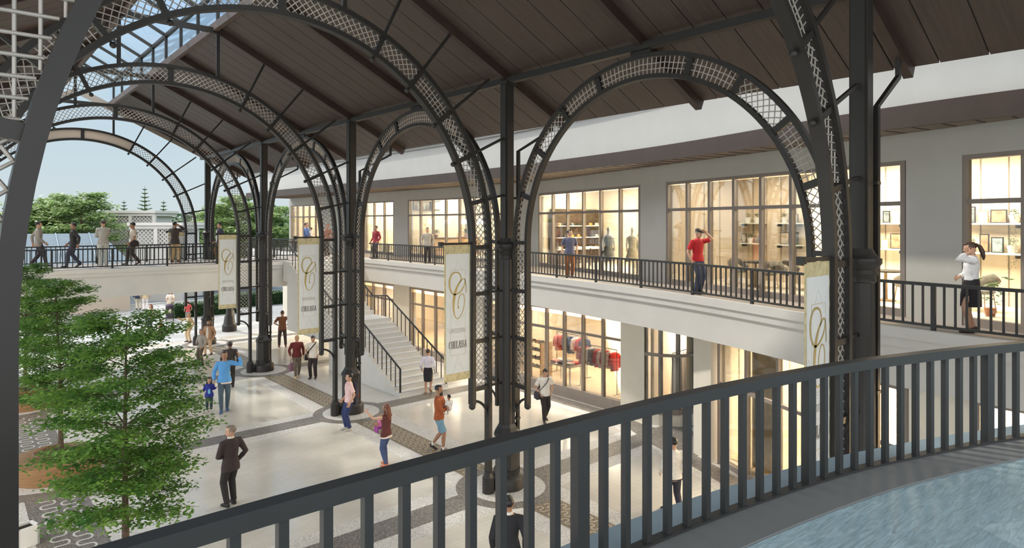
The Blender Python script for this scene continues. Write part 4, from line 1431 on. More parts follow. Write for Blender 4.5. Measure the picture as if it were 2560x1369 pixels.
    if 'collar' in extra:
        c = MB().tube([S(up((0, .002, .838))), S(up((0, 0, .866)))], [(.041 * H, .041 * H), (.036 * H, .038 * H)], 16)
        c.build('shirt_collar', cloth((225, 222, 216)), root, True)
    if 'inner' in extra:    # light shirt in the open front of the jacket
        c = MB().tube([S(up((0, .062 + .006, .50))), S(up((0, .070, .66))), S(up((0, .066, .78))), S(up((0, .045, .828)))], [(.030 * H, .018 * H), (.034 * H, .018 * H), (.034 * H, .018 * H), (.022 * H, .012 * H)], 12)
        c.build('shirt_front', cloth((222, 216, 205)), root, True)
    if 'lightinner' in extra:
        c = MB().tube([S(up((0, .064, .47))), S(up((0, .072, .66))), S(up((0, .066, .78))), S(up((0, .045, .828)))], [(.040 * H, .02 * H), (.036 * H, .018 * H), (.034 * H, .018 * H), (.022 * H, .012 * H)], 12)
        c.build('shirt_front', cloth((120, 190, 220)), root, True)
    bb = MB()
    if bot == 'skirt':
        pts = [(.60, .080, .060), (.56, .090, .068), (.50, .100, .078), (.42, .098, .092), (.285, .088, .096)]
        bb.tube([S(up((0, 0, zz))) if zz > .5 else S((0, .01, zz + dz)) for zz, a, b in pts], [((a + .006) * H, (b + .006) * H) for zz, a, b in pts], 20)
        bname = 'skirt'
    else:
        trunk(bb, .005, .462, .602)
        cutk = {'shorts': .98}.get(bot)
        for s, hip, kn, ank, l in LEG:
            e = .0075 if bot != 'slim' else .004
            pts = [hip + V((0, 0, .035)), hip, hip.lerp(kn, .45), kn.lerp(hip, .06)]; rs = [.048, .054 + e, .047 + e, .034 + e * 1.6]
            if bot != 'shorts':
                pts += [kn.lerp(ank, .3) + V((0, -.005, 0)), kn.lerp(ank, .75), ank + V((0, 0, .008))]; rs += [.033 + e * 1.3, .025 + e * 1.7, .0245 + e * (1.6 if bot != 'slim' else .6)]
            else:
                rs[-1] = .052
            bb.tube([S(p) for p in pts], [r * H * wd for r in rs], 12)
        bname = {'shorts': 'shorts', 'jeans': 'jeans', 'slim': 'jeans'}.get(bot, 'trousers')
    remeshed(bname, bb, cloth(bot_c), root, vc, 2)
    if bot == 'shorts':
        for s, hip, kn, ank, l in LEG:
            MB().tube([S(ank + V((0, -.002, -.005))), S(ank.lerp(kn, .16))], [.0245 * H, .0255 * H], 12).build('sock', cloth((230, 230, 226)), root, True)
    for q in shoes:
        remeshed('shoe', q, cloth(shoe_c, .5), root, .0095, 1)
    if 'tail' in extra:
        c = MB().tube([S(up((0, .003, .505))), S(up((0, .003, .468)))], [(.112 * H, .077 * H), (.114 * H, .079 * H)], 20)
        c.build('shirt_tail', cloth((226, 208, 198)), root, True)
    person.last = (root, H, S, up)
    return root
def shoulder_bag(label, side, col, size=(.10, .05, .085), low=.50, back=-.02):
    root, H, S, up = person.last
    t = thing('shoulder_bag', label, 'bag', root.location, root.rotation_euler.z)
    c = V((side * .150, back, low))
    mb = MB().ell(S(c), size[1] * H, size[0] * H, size[2] * H, 14, 10)
    mb.box(S(c).x, S(c).y, S(c).z - .02 * H, size[1] * 1.5 * H, size[0] * 1.6 * H, size[2] * 1.2 * H)
    remeshed('bag_body', mb, cloth(col), t, .012, 3)
    st = MB()
    st.tube([S(up(p)) for p in [(side * .135, .03 + back, low + .07), (side * .100, .082, .64), (-side * .0, .092, .74), (-side * .055, .070, .815), (-side * .070, .0, .848), (-side * .05, -.062, .81), (side * .03, -.082, .70), (side * .105, -.070, .61), (side * .135, -.02 + back, low + .07)]], [(.014 * H, .004 * H)] * 9, 8)
    st.build('strap', cloth(col), t, True)
    return t
STRIDE = ((.05, .13, 0), (-.05, -.12, .03))
STRIDE2 = ((.05, -.12, .03), (-.05, .13, 0))
BLK = (28, 27, 29)
# ---- on the ground floor
person('man in dark suit with grey hair standing alone on the floor beyond the foreground rail', 577, 1263, 1063, 0, 212, 'jacket', (52, 40, 40), 'trousers', (34, 30, 31), (22, 19, 19), 'grey', 'short', 'a', ('pocket', 'front'), yaw=52, extra=('collar',), vox=.007)
person('woman in light blue sweatshirt waving and walking hand in hand with a girl', 561, 1027, 877, 0, 0, 'sweater', (92, 160, 222), 'slim', (74, 90, 104), (60, 88, 130), 'black', 'bun', 'b', (((.155, .03, .53), (.4, -1, 0)), 'wave'), ((.045, .07, 0), (-.04, -.05, .01)), female=True, extra=('tail',), vox=.007)
person('small girl in dark blue jacket holding the hand of the woman in light blue', 523, 1027, 946, 0, 0, 'jacket', (38, 48, 140), 'slim', (40, 62, 72), (205, 205, 205), 'black', 'long', 'a', ('out', ((.20, .03, .72), (.2, -.4, -1))), kid=True, female=True, extra=('lightinner',), vox=.007)
person('man in dark leather jacket seen from behind the woman in light blue', 575, 968, 853, 0, 180, 'jacket', (50, 42, 40), 'trousers', (40, 36, 36), (30, 26, 25), 'black', 'short', 'c', ('relaxed', 'relaxed'))
person('man in grey long-sleeved shirt and brown trousers facing the group by the farther column', 503, 911, 822, 0, 305, 'shirt', (164, 160, 152), 'trousers', (98, 84, 74), (44, 34, 30), 'grey', 'short', 'a', ('front', 'relaxed'))
person('bearded person with long dark hair in a tan jacket and beige trousers', 522, 887, 800, 0, 330, 'jacket', (178, 140, 110), 'trousers', (206, 178, 146), (48, 34, 30), 'brown', 'long', 'a', ('relaxed', 'down'), ((.06, .08, 0), (-.05, -.06, .01)), extra=('beard', 'inner'))
person('man in beige jacket pointing to the left with his arm stretched out', 473, 854, 782, 0, 305, 'jacket', (186, 164, 124), 'trousers', (212, 190, 158), (74, 52, 42), 'grey', 'short', 'a', ('point', 'down'), ((.075, .02, 0), (-.075, 0, 0)), extra=('inner',))
person('woman in white top with a hand on her hip behind the top of the tree', 377, 830, 760, 0, 320, 'tee', (226, 214, 200), 'slim', (58, 60, 98), (50, 50, 70), 'auburn', 'long', 'a', ('down', 'hip'), female=True)
person('woman in white top pushing a dark stroller on the plaza', 426, 790, 725, 0, 0, 'tee', (226, 212, 198), 'trousers', (120, 110, 104), (60, 52, 50), 'brown', 'long', 'a', ('push', 'push'), female=True)
person('person in dark jacket and beige trousers walking off under the bridge', 346, 774, 711, 0, 180, 'jacket', (42, 54, 72), 'trousers', (206, 196, 176), (90, 74, 60), 'black', 'short', 'b', ('relaxed', 'down'))
person('person in beige top and white trousers walking off under the bridge', 363, 776, 713, 0, 180, 'shirt', (192, 172, 136), 'trousers', (222, 214, 212), (110, 92, 76), 'brown', 'long', 'b', ('relaxed', 'down'), female=True)
person('young person in red top with a bag on the back, beside the far lattice leg', 470, 803, 753, 0, 200, 'tee', (196, 78, 78), 'jeans', (140, 132, 126), (70, 60, 58), 'brown', 'short', 'a', ('relaxed', 'relaxed'), extra=('redcap',))
person('small child in red cap just above the tree, beside the woman in white top', 402, 838, 800, 0, 300, 'tee', (150, 90, 60), 'shorts', (120, 90, 70), (60, 50, 50), 'brown', 'short', 'b', ('relaxed', 'down'), kid=True, extra=('redcap',))
person('man in brown t-shirt with both hands on his hips, seen from behind', 706, 867, 776, 0, 183, 'tee', (118, 76, 50), 'trousers', (62, 48, 48), (112, 66, 48), 'brown', 'short', 'b', ('hip', 'hip'), ((.085, 0, 0), (-.085, 0, 0)))
person('man in dark red sweater and grey trousers looking down, bag in hand', 742, 943, 837, 0, 8, 'sweater', (104, 36, 36), 'slim', (112, 98, 84), (208, 182, 148), 'blond', 'short', 'a', ('relaxed', 'down'), ((.035, .08, 0), (-.045, -.05, 0)), nod=22, vox=.008)
person('man in white t-shirt and black trousers beside the man in dark red sweater', 783, 945, 838, 0, 345, 'tee', (226, 216, 204), 'trousers', (46, 38, 38), (52, 44, 42), 'black', 'short', 'a', ('pocket', 'pocket'), nod=20, vox=.008)
shoulder_bag('black shoulder bag worn by the man in white t-shirt near the stair', 1, (36, 34, 36))
person('man in pale pink shirt and blue jeans by the column at the stair foot', 873, 1074, 932, 0, 282, 'polo', (226, 192, 192), 'jeans', (42, 54, 98), (186, 182, 172), 'black', 'short', 'a', ('relaxed', 'down'), ((.045, .04, 0), (-.05, .0, 0)), vox=.007)
person('woman in maroon waistcoat and jeans pointing while holding a baby in pink', 966, 1164, 1009, 0, 232, 'vest', (92, 44, 40), 'slim', (62, 78, 116), (190, 106, 62), 'auburn', 'long', 'a', ('carry', ((.10, .30, .84), (.3, 0, -1))), ((.06, .05, 0), (-.05, -.04, 0)), female=True, extra=('tail',), vox=.007)
mum = person.last
person('bearded man in rust sweater and denim shorts carrying a toddler in white', 1097, 1126, 962, 0, 75, 'sweater', (160, 84, 46), 'shorts', (112, 150, 172), (46, 44, 46), 'black', 'short', 'b', ('carry', 'carry'), ((.05, .08, 0), (-.05, -.12, .03)), extra=('beard',), vox=.007, yaw=-10)
dad = person.last
person('woman in pale blouse and black skirt stepping onto the stair', 1070, 984, 872, 0, 172, 'blouse', (222, 216, 226), 'skirt', (36, 32, 38), (150, 116, 84), 'brown', 'short', 'a', ('down', 'relaxed'), ((.045, .05, .05), (-.045, -.03, 0)), female=True, vox=.008)
person('man in white v-neck t-shirt walking past the fashion shop window', 1362, 1052, 920, 0, 22, 'tee', (232, 226, 216), 'trousers', (46, 40, 40), (72, 56, 54), 'black', 'short', 'a', ('pocket', 'pocket'), ((.05, .10, 0), (-.05, -.10, .025)), nod=24, vox=.007)
shoulder_bag('dark grey shoulder bag worn by the man walking past the fashion shop', 1, (62, 58, 64))
person('man in white shirt and dark trousers walking away, seen through the foreground rail', 1684, 1288, 1092, 0, 205, 'shirt', (222, 216, 206), 'trousers', (44, 42, 54), (36, 32, 34), 'black', 'short', 'a', ('down', 'swingf'), STRIDE2, vox=.007)
person('man in black sweater with a white collar, right below the foreground rail', 1272, 1507, 1240, 0, 180, 'sweater', (30, 31, 36), 'trousers', (40, 38, 42), (30, 28, 28), 'black', 'short', 'b', ('down', 'down'), extra=('collar',), vox=.007)
person('person in grey trousers half hidden behind the banner before the footbridge', 577, 806, 736, 0, 150, 'jacket', (58, 58, 66), 'trousers', (150, 146, 142), (60, 56, 54), 'black', 'short', 'b', ('relaxed', 'down'))
# ---- on the footbridge and the balcony
U_ = UP
person('man in grey jacket walking right on the footbridge, first from the left', 96, 665, 553, U_, 95, 'jacket', (150, 142, 132), 'trousers', (56, 50, 54), (70, 50, 46), 'black', 'short', 'a', ('swingf', 'swingb'), STRIDE)
person('man in black jacket walking left on the footbridge', 184, 667, 556, U_, 268, 'jacket', (52, 50, 50), 'trousers', (64, 66, 86), (36, 32, 34), 'black', 'short', 'b', ('swingf', 'swingb'), STRIDE2)
person('person in pale top and white trousers carrying a child in red on the footbridge', 258, 667, 549, U_, 195, 'shirt', (176, 172, 164), 'trousers', (206, 208, 202), (196, 190, 180), 'brown', 'bun', 'a', ('carry', 'carry'), female=True)
mom2 = person.last
person('man in white t-shirt and dark trousers striding left on the footbridge with a bag', 333, 661, 555, U_, 272, 'tee', (220, 208, 192), 'trousers', (62, 50, 46), (80, 60, 50), 'black', 'short', 'b', ('pocket', 'relaxed'), STRIDE, nod=10)
shoulder_bag('dark shoulder bag worn by the man striding along the footbridge', -1, (58, 48, 42))
person('person in dark brown jacket holding up a camera on the footbridge', 437, 655, 554, U_, 150, 'jacket', (64, 54, 50), 'trousers', (192, 164, 124), (96, 66, 52), 'black', 'short', 'b', ('camera', 'camera'), ((.07, .03, 0), (-.06, -.03, 0)))
person('man in navy blazer on the footbridge, behind the banner', 549, 656, 556, U_, 290, 'jacket', (60, 58, 78), 'trousers', (120, 92, 60), (50, 40, 36), 'black', 'short', 'a', ('relaxed', 'down'), extra=('inner',))
person('man in blue shirt holding a child in white, by the rounded corner window', 766, 0, 0, U_, 60, 'shirt', (92, 116, 166), 'trousers', (50, 50, 60), (40, 36, 36), 'brown', 'short', 'a', ('carry', 'carry'), F=36.2, h=1.98)
dad2 = person.last
person('person in brown top on the balcony, behind the lattice leg over the stair', 819, 0, 0, U_, 310, 'shirt', (150, 96, 74), 'trousers', (60, 52, 52), (50, 40, 36), 'auburn', 'short', 'a', ('relaxed', 'down'), F=38.6, h=1.9)
person('man in dark red shirt standing behind the balcony rail by the narrow window', 940, 0, 0, U_, 310, 'shirt', (140, 44, 58), 'trousers', (64, 54, 62), (50, 40, 40), 'brown', 'short', 'b', ('relaxed', 'relaxed'), F=35.4, h=1.80)
person('man in pale grey shirt standing behind the balcony rail in front of the cafe', 1069, 0, 0, U_, 0, 'shirt', (176, 168, 156), 'trousers', (44, 40, 42), (34, 32, 32), 'black', 'short', 'a', ('down', 'down'), F=31.6, h=1.74)
person('man in blue grey t-shirt and brown trousers behind the balcony rail', 1424, 0, 0, U_, 5, 'tee', (88, 90, 114), 'trousers', (140, 84, 44), (40, 34, 34), 'black', 'short', 'a', ('down', 'down'), F=23.4, h=1.73, yaw=45, vox=.008)
person('man in red polo shirt and jeans holding the peak of his flat cap', 1744, 0, 0, U_, 48, 'polo', (178, 24, 34), 'jeans', (58, 70, 98), (44, 40, 42), 'grey', 'short', 'a', ('down', ((.045, .125, .935), (1, .5, -.8))), F=18.1, h=1.82, nod=16, extra=('cap',), vox=.007)
person('woman in white blouse and black skirt with a ponytail holding a hand to her ear', 2430, 0, 0, U_, 283, 'blouse', (222, 222, 224), 'skirt', (34, 31, 36), (60, 44, 40), 'brown', 'pony', 'a', ('front', ((.088, .045, .885), (.5, .9, -1))), ((.045, -.03, 0), (-.045, .025, 0)), F=11.75, h=1.64, nod=14, female=True, vox=.007)
# ---- carried children
def carried(label, who, off, face, top, top_c, bot, bot_c, hair, h, arms=('front', 'front'), hstyle='short', extra=(), skin='a'):
    root, H, S, up = who
    M = Matrix.Rotation(root.rotation_euler.z, 3, 'Z')
    q = M @ (V(off) * H)
    return person(label, 0, 0, 0, root.location.z, face, top, top_c, bot, bot_c, (220, 214, 206), hair, hstyle, skin, arms, ((.07, .17, .26), (-.07, .17, .26)), h=h, F=1, kid=True, dz=-.02, at_xy=V((root.location.x + q.x, root.location.y + q.y)), base=q.z, extra=extra)
carried('baby in pink clothes held against the chest of the woman in maroon waistcoat', mum, (.02, .135, .40), 300, 'sweater', (206, 112, 168), 'trousers', (170, 80, 170), 'blond', .66, skin='a')
carried('toddler in white top with dark hair in the arms of the man in rust sweater', dad, (0, .16, .44), 215, 'tee', (226, 224, 222), 'shorts', (150, 160, 180), 'black', .78, skin='b')
carried('child in red top carried over the footbridge', mom2, (.03, .13, .42), 10, 'sweater', (170, 30, 56), 'trousers', (70, 60, 64), 'brown', .85, skin='a')
carried('child in white top held by the man in blue shirt near the corner window', dad2, (0, .15, .42), 240, 'tee', (222, 222, 220), 'trousers', (190, 170, 150), 'black', .85, skin='a')
# pieces in hands
def handbag(label, px, fy, zc, col):
    p = at_depth(px, EYE * FPX / (fy - 555))
    t = thing('hand_bag', label, 'bag', (p.x, p.y, 0))
    remeshed('bag_body', MB().ell((0, 0, zc), .15, .09, .20, 14, 10).box(0, 0, zc - .08, .22, .12, .2), cloth(col), t, .014, 3)
    MB().tube([(-.05, 0, zc + .15), (-.03, 0, zc + .30), (.03, 0, zc + .33), (.06, 0, zc + .15)], .010, 6).build('handle', cloth((50, 44, 52)), t, True)
handbag('patterned pink and grey backpack dangling from the hand of the man in dark red sweater', 729.5, 941, .42, (150, 112, 130))
# stroller
sp = at(424, 801, 0)
ray = sp.normalized()
st = thing('stroller', 'dark purple stroller with a baby in it in front of the woman in white top', 'stroller', (sp.x, sp.y, 0), math.atan2(ray.x, -ray.y))
PUR = cloth((58, 44, 66)); STM = STEEL
fr = MB()
for s in (1, -1):
    fr.tube([(s * .20, .30, .12), (s * .22, -.05, .62), (s * .22, -.42, 1.02)], .018, 6)
    fr.tube([(s * .22, -.30, .10), (s * .22, .02, .55)], .018, 6)
fr.tube([(-.22, -.42, 1.02), (.22, -.42, 1.02)], .022, 6); fr.tube([(-.2, .3, .12), (.2, .3, .12)], .018, 6)
fr.build('frame', STM, st, True)
for x, y in ((.22, .30), (-.22, .30), (.22, -.30), (-.22, -.30)):
    MB().tube([(x - .025, y, .11), (x + .025, y, .11)], .11, 16).build('wheel', mat('black rubber', (.015, .015, .015), .7), st)
remeshed('seat', MB().box(0, .05, .45, .40, .42, .10).box(0, -.16, .68, .40, .10, .5).box(0, .28, .3, .36, .08, .28), PUR, st, .02, 3)
remeshed('canopy', MB().ell((0, -.12, .95), .25, .30, .16, 16, 10), PUR, st, .02, 2)
ba = person('baby in pale clothes sitting in the dark purple stroller', 0, 0, 0, 0, 0, 'tee', (224, 214, 212), 'trousers', (214, 206, 210), (220, 214, 206), 'black', 'short', 'a', ('front', 'front'), ((.07, .17, .30), (-.07, .17, .30)), h=.62, F=1, kid=True, dz=-.02, at_xy=sp - ray * .04, base=.26)
pk = at(880, 1074, 0)
t_ = thing('slung_jacket', 'dark navy jacket slung behind the back of the man in pale pink shirt', 'jacket', (pk.x + .10, pk.y - .02, 0), math.radians(40))
remeshed('jacket_cloth', MB().tube([(0, 0, 1.50), (.02, 0, 1.40), (.05, 0, 1.1), (.09, 0, .80)], [(.05, .05), (.10, .07), (.17, .07), (.14, .05)], 14), cloth((40, 38, 58)), t_, .013, 3)
MB().ell((.12, -.07, 1.05), .03, .015, .09, 10, 8).build('elbow_patch', cloth((140, 74, 44)), t_, True)
settle()

# ================================================================ SHOP CONTENTS
DKWD = mat('dark walnut', (0.07, 0.04, 0.025), 0.45, 0, .2, 5)
OAK = mat('oak board', (0.42, 0.27, 0.14), 0.45, 0, .15, 5)
WHT = mat('white lacquer', (0.78, 0.77, 0.74), 0.4)
BLKM = mat('black metal', (0.02, 0.02, 0.02), 0.4)
GRYF = cloth((128, 122, 114))
POT = mat('terracotta pot', (0.35, 0.15, 0.08), 0.7)
LEAFD = leafmat('dark pot plant leaf', (0.02, 0.06, 0.015), (0.07, 0.16, 0.04), .25)
rnd = random.Random(11)
def frame_of(room_, flip=1):
    a, b = room_
    d = (b - a).normalized()
    n = V((-d.y, d.x))        # pointing to the front (towards the mall)
    if n.x > 0: n = -n
    ang = math.atan2(d.y, d.x)
    L = (b - a).length
    def pos(t, off):
        p = a + d * (t * L) + n * off
        return p
    return pos, ang, L, n
def shelf(pos, ang, t, off, z, w, label, group):
    p = pos(t, off)
    s = thing('wall_shelf', label, 'shelf', (p.x, p.y, z), ang, group)
    MB().box(0, 0, -.02, w, .26, .04).build('board', WHT, s)
    for x in (-w * .4, w * .4): MB().box(x, .0, -.08, .03, .22, .08).build('bracket', BLKM, s)
    return s
def place_on(p, ang, x, y=0):
    c, s_ = math.cos(ang), math.sin(ang)
    return (p.x + c * x - s_ * y, p.y + s_ * x + c * y)
PICS = [mat('picture %d' % i, c, .5, 0, .5, 6) for i, c in enumerate([(.5, .42, .34), (.25, .3, .32), (.5, .2, .12), (.62, .58, .5), (.12, .14, .15)])]
def picture(x, y, z, ang, w, h, k, label, group):
    t = thing('picture_frame', label, 'picture', (x, y, z), ang, group)
    f = MB(); e = .022
    f.box(-w / 2 + e / 2, 0, h / 2, e, .03, h); f.box(w / 2 - e / 2, 0, h / 2, e, .03, h); f.box(0, 0, e / 2, w - 2 * e, .03, e); f.box(0, 0, h - e / 2, w - 2 * e, .03, e)
    f.build('frame', BLKM if k % 3 else OAK, t)
    MB().box(0, .004, h / 2, w - 2 * e, .012, h - 2 * e).build('print', PICS[k % 5], t)
def vase(x, y, z, k, label, group):
    t = MB().lathe([(.05, 0), (.08, .06), (.085, .13), (.04, .20), (.045, .24)], n=14).build('vase', (WHT, POT, cloth((70, 90, 100)))[k % 3], None, True, (x, y, z))
    tag(t, label, 'vase', group, 'thing')
def leaves_into(mb, c, n, r, size, rng, flat=.6):
    for i in range(n):
        u = V((rng.gauss(0, 1), rng.gauss(0, 1), rng.gauss(0, 1) * flat)).normalized() * r * rng.random() ** .4
        leaf(mb, V(c) + V((u.x, u.y, u.z * flat)), size * rng.uniform(.7, 1.2), rng)
def leaf(mb, p, s, rng, tilt=.55):
    a = rng.uniform(0, 2 * PI)
    d = V((math.cos(a), math.sin(a), rng.uniform(-tilt, tilt * .6))).normalized()
    n = V((rng.uniform(-tilt, tilt), rng.uniform(-tilt, tilt), 1)).normalized()
    w = d.cross(n).normalized()
    m = p + d * s * .45 - n * s * .06
    mb.add([p, m + w * s * .27 + n * s * .10, p + d * s, m - w * s * .27 + n * s * .10], [(0, 1, 2), (0, 2, 3)])
def pot_plant(x, y, z, h, label, group=None, trail=False):
    t = thing('potted_plant', label, 'plant', (x, y, z), rnd.uniform(0, 6), group)
    MB().lathe([(.08, 0), (.11, .16), (.115, .18), (.10, .18)], n=14).build('pot', POT if not trail else WHT, t, True)
    mb = MB()
    leaves_into(mb, (0, 0, .18 + h * .45), 90, h * .45, .12 if not trail else .05, rnd, .9)
    if trail:
        for k in range(5):
            a = rnd.uniform(0, 6)
            for j in range(12): leaf(mb, V((math.cos(a) * .10, math.sin(a) * .10, .2 - j * .05)), .05, rnd)
    mb.build('leaves', LEAFD, t, recalc=False)
def round_table(x, y, z, r, h, label, group=None):
    t = thing('round_table', label, 'table', (x, y, z), 0, group)
    MB().lathe([(r * .97, h - .035), (r, h - .02), (r, h)], n=28).build('table_top', BLKM, t)
    MB().lathe([(.05, .03), (.035, h - .035)], n=10).build('stem', OAK, t)
    MB().lathe([(.24, 0), (.24, .02), (.06, .04)], n=18).build('base', OAK, t)
def tub_chair(x, y, z, rz, label, group=None):
    t = thing('tub_chair', label, 'chair', (x, y, z), rz, group)
    remeshed('shell', MB().ell((0, 0, .44), .27, .26, .07, 16, 8).tube([(-.25, .12, .52), (-.27, -.05, .62), (-.18, -.22, .74), (0, -.27, .78), (.18, -.22, .74), (.27, -.05, .62), (.25, .12, .52)], [(.035, .11)] * 7, 10), GRYF, t, .018, 3)
    for a, b in ((.2, .18), (-.2, .18), (.2, -.18), (-.2, -.18)):
        MB().tube([(a * .8, b * .8, .40), (a, b, 0)], .013, 6).build('leg', OAK, t)

# --- upper shop nearest the camera: shelves of pictures, tables and chairs
pos, ang, L, nrm = frame_of(ROOMU[0])
names = iter(['at the picture edge', 'behind the narrow pane by the column', 'in the wide window by the arch foot', 'right of the man in red polo'])
SH = [(.50, 1.5), (.66, 1.2), (.86, 1.0), (.955, 1.0)]
for i, (t0, w) in enumerate(SH):
    nm = next(names)
    for j, z in enumerate((UP + 1.28, UP + 1.98)):
        rowname = ('lower', 'upper')[j]
        shelf(pos, ang, t0, .20, z, w, '%s white shelf board %s in the panelled shop' % (rowname, nm), 'white shelves in the panelled shop')
        p = pos(t0, .20)
        x = -w / 2 + .12; k = i + j
        while x < w / 2 - .15:
            ww, hh = rnd.uniform(.20, .38), rnd.uniform(.24, .46)
            if x + ww > w / 2: break
            q = place_on(p, ang, x + ww / 2, .03)
            c = rnd.random()
            if c < .68: picture(q[0], q[1], z, ang, ww, hh, k + i, 'small framed picture on the %s shelf %s' % (rowname, nm), 'framed pictures, %s shelf %s' % (rowname, nm))
            elif c < .88: vase(q[0], q[1], z, k, 'small vase on the %s shelf %s' % (rowname, nm), 'vases, %s shelf %s' % (rowname, nm))
            else: pot_plant(q[0], q[1], z, .2, 'trailing pot plant on the %s shelf %s' % (rowname, nm), 'plants, %s shelf %s' % (rowname, nm), True)
            x += ww + .05; k += 1
for (x, y), lb in zip(((18.8, 10.2), (18.9, 8.6), (17.9, 6.2), (17.6, 4.6)), ['round dark table behind the panes right of the man in red polo', 'round dark table in the wide window next to the arch foot', 'round dark table behind the narrow pane right of the column', 'round dark table behind the woman with the ponytail']):
    round_table(x, y, UP + .02, .42, .76, lb)
    for s in (-.62, .62):
        q = place_on(V((x, y)), ang, s, .1)
        tub_chair(q[0], q[1], UP + .02, ang + (PI / 2 if s > 0 else -PI / 2), 'grey tub chair at the ' + lb.replace('round dark ', ''), 'grey tub chairs at the ' + lb.replace('round dark ', ''))
for x, y, lb in ((16.5, 3.7, 'tall green pot plant behind the woman with the ponytail'), (16.7, 2.3, 'tall green pot plant at the picture edge inside the panelled shop'), (17.7, 11.4, 'green pot plant beside the arm of the man in red polo')):
    pot_plant(x, y, UP + .02, .9, lb)
# --- clothes
def garment(x, y, z, rz, col, ln, w, label, group, gown=False):
    t = thing('hanging_garment', label, 'clothes', (x, y, z), rz, group)
    mb = MB()
    mb.tube([(0, 0, -.04), (0, 0, -.09), (0, 0, -.3), (0, 0, -ln)], [(w * .22, .03), (w * .5, .05), (w * .42, .05), (w * (.62 if gown else .46), .07)], 14)
    if not gown:
        for s in (1, -1): mb.tube([(s * w * .42, 0, -.10), (s * w * .56, 0, -.34), (s * w * .58, 0, -.56)], [.055, .05, .04], 8)
    remeshed('cloth', mb, cloth(col), t, .018, 2)
    MB().tube([(-w * .4, 0, -.09), (0, 0, -.02), (w * .4, 0, -.09)], .008, 5).tube([(0, 0, -.02), (0, 0, .06)], .006, 5).build('hanger', BLKM, t)
def rack(x, y, z, rz, w, h, label, cols, gl, gown=False, gw=.42, ln=.72):
    t = thing('clothes_rack', label, 'clothes rack', (x, y, z), rz)
    MB().tube([(-w / 2, 0, h), (w / 2, 0, h)], .016, 8).build('rail', BLKM, t)
    for s in (1, -1):
        MB().tube([(s * w / 2, 0, 0), (s * w / 2, 0, h)], .016, 8).build('upright', BLKM, t)
        MB().box(s * w / 2, 0, .015, .05, .46, .03).build('foot', BLKM, t)
    for i, c in enumerate(cols):
        q = place_on(V((x, y)), rz, -w / 2 + .12 + (w - .24) * i / max(1, len(cols) - 1))
        garment(q[0], q[1], z + h - .06, rz + PI / 2 + rnd.uniform(-.15, .15) - (.5 if gown else .35), c, ln * rnd.uniform(.92, 1.08), gw, gl, gl + ' group', gown)
RED, WH, GR, NV, PK = (196, 52, 44), (228, 226, 222), (120, 122, 128), (44, 52, 92), (226, 150, 150)
def mannequin(x, y, z, rz, top, bot, label):
    t = thing('mannequin', label, 'mannequin', (x, y, z), rz)
    b = MB().tube([(0, 0, .95), (0, 0, 1.1), (0, 0, 1.3), (0, 0, 1.45), (0, 0, 1.52), (0, 0, 1.6)], [(.15, .11), (.13, .09), (.16, .11), (.17, .09), (.06, .06), (.05, .05)], 14)
    b.ell((0, .01, 1.70), .075, .09, .11, 14, 8)
    for s in (1, -1):
        b.tube([(s * .17, 0, 1.43), (s * .22, 0, 1.15), (s * .21, .05, .88)], [.05, .04, .03], 8)
        b.tube([(s * .08, 0, .98), (s * .09, 0, .5), (s * .09, 0, .06)], [.085, .06, .04], 10)
    remeshed('figure', b, WHT, t, .018, 2)
    remeshed('dress', MB().tube([(0, 0, 1.47), (0, 0, 1.3), (0, 0, 1.1), (0, 0, .9), (0, 0, .5)], [(.15, .10), (.18, .13), (.145, .105), (.19, .15), (.30, .22)], 16), cloth(top), t, .02, 2)
    MB().lathe([(.2, 0), (.2, .02)], n=18).build('stand', BLKM, t)
# fashion shop on the ground floor
FA = PI / 2
rack(19.2, 17.0, 0, FA, 1.9, 1.72, 'clothes rack with red and white tops in the ground floor fashion shop', [RED, WH, RED, WH, RED, GR, WH, RED, PK], 'top hanging on the red and white rack in the fashion shop')
rack(19.3, 15.1, 0, FA, 1.5, 1.72, 'clothes rack with white and grey tops at the pier end of the fashion shop', [WH, GR, WH, GR, PK, WH, RED], 'top hanging on the white and grey rack in the fashion shop')
rack(20.3, 19.5, 0, FA, 1.8, 1.75, 'clothes rack with navy and red clothes deep in the fashion shop', [NV, RED, WH, NV, GR, RED, PK], 'garment on the navy and red rack in the fashion shop')
rack(21.6, 16.5, 0, FA, 2.0, 1.9, 'clothes rack by the back wall of the fashion shop', [WH, PK, WH, RED, WH, GR, WH], 'pale garment on the back wall rack in the fashion shop')
tt = thing('display_table', 'white display table with folded clothes in the fashion shop', 'table', (19.0, 18.6, 0))
MB().box(0, 0, .80, .8, 1.3, .05).build('table_top', WHT, tt)
for a, b in ((.36, .6), (-.36, .6), (.36, -.6), (-.36, -.6)): MB().box(a, b, .39, .05, .05, .775).build('leg', WHT, tt)
for i in range(6):
    tag(MB().box(0, 0, .05, .28, .30, .10).build('folded_clothes', cloth([WH, RED, NV, GR, PK, WH][i]), None, False, (18.85 + .32 * (i % 2), 18.2 + .42 * (i // 2), .826)), 'small pile of folded clothes on the white display table', 'clothes', 'folded clothes on the display table', 'thing')
ss = thing('shoe_shelf', 'stepped shoe shelf at the stair end of the fashion shop', 'shelf', (18.9, 20.6, 0), 0)
for k in range(4): MB().box(.28 * k * .4, 0, .45 + .32 * k, .36, 1.6, .03).build('shelf_board', OAK, ss)
for s in (1, -1): MB().box(.16, s * .80, .75, .7, .04, 1.5).build('side_panel', OAK, ss)
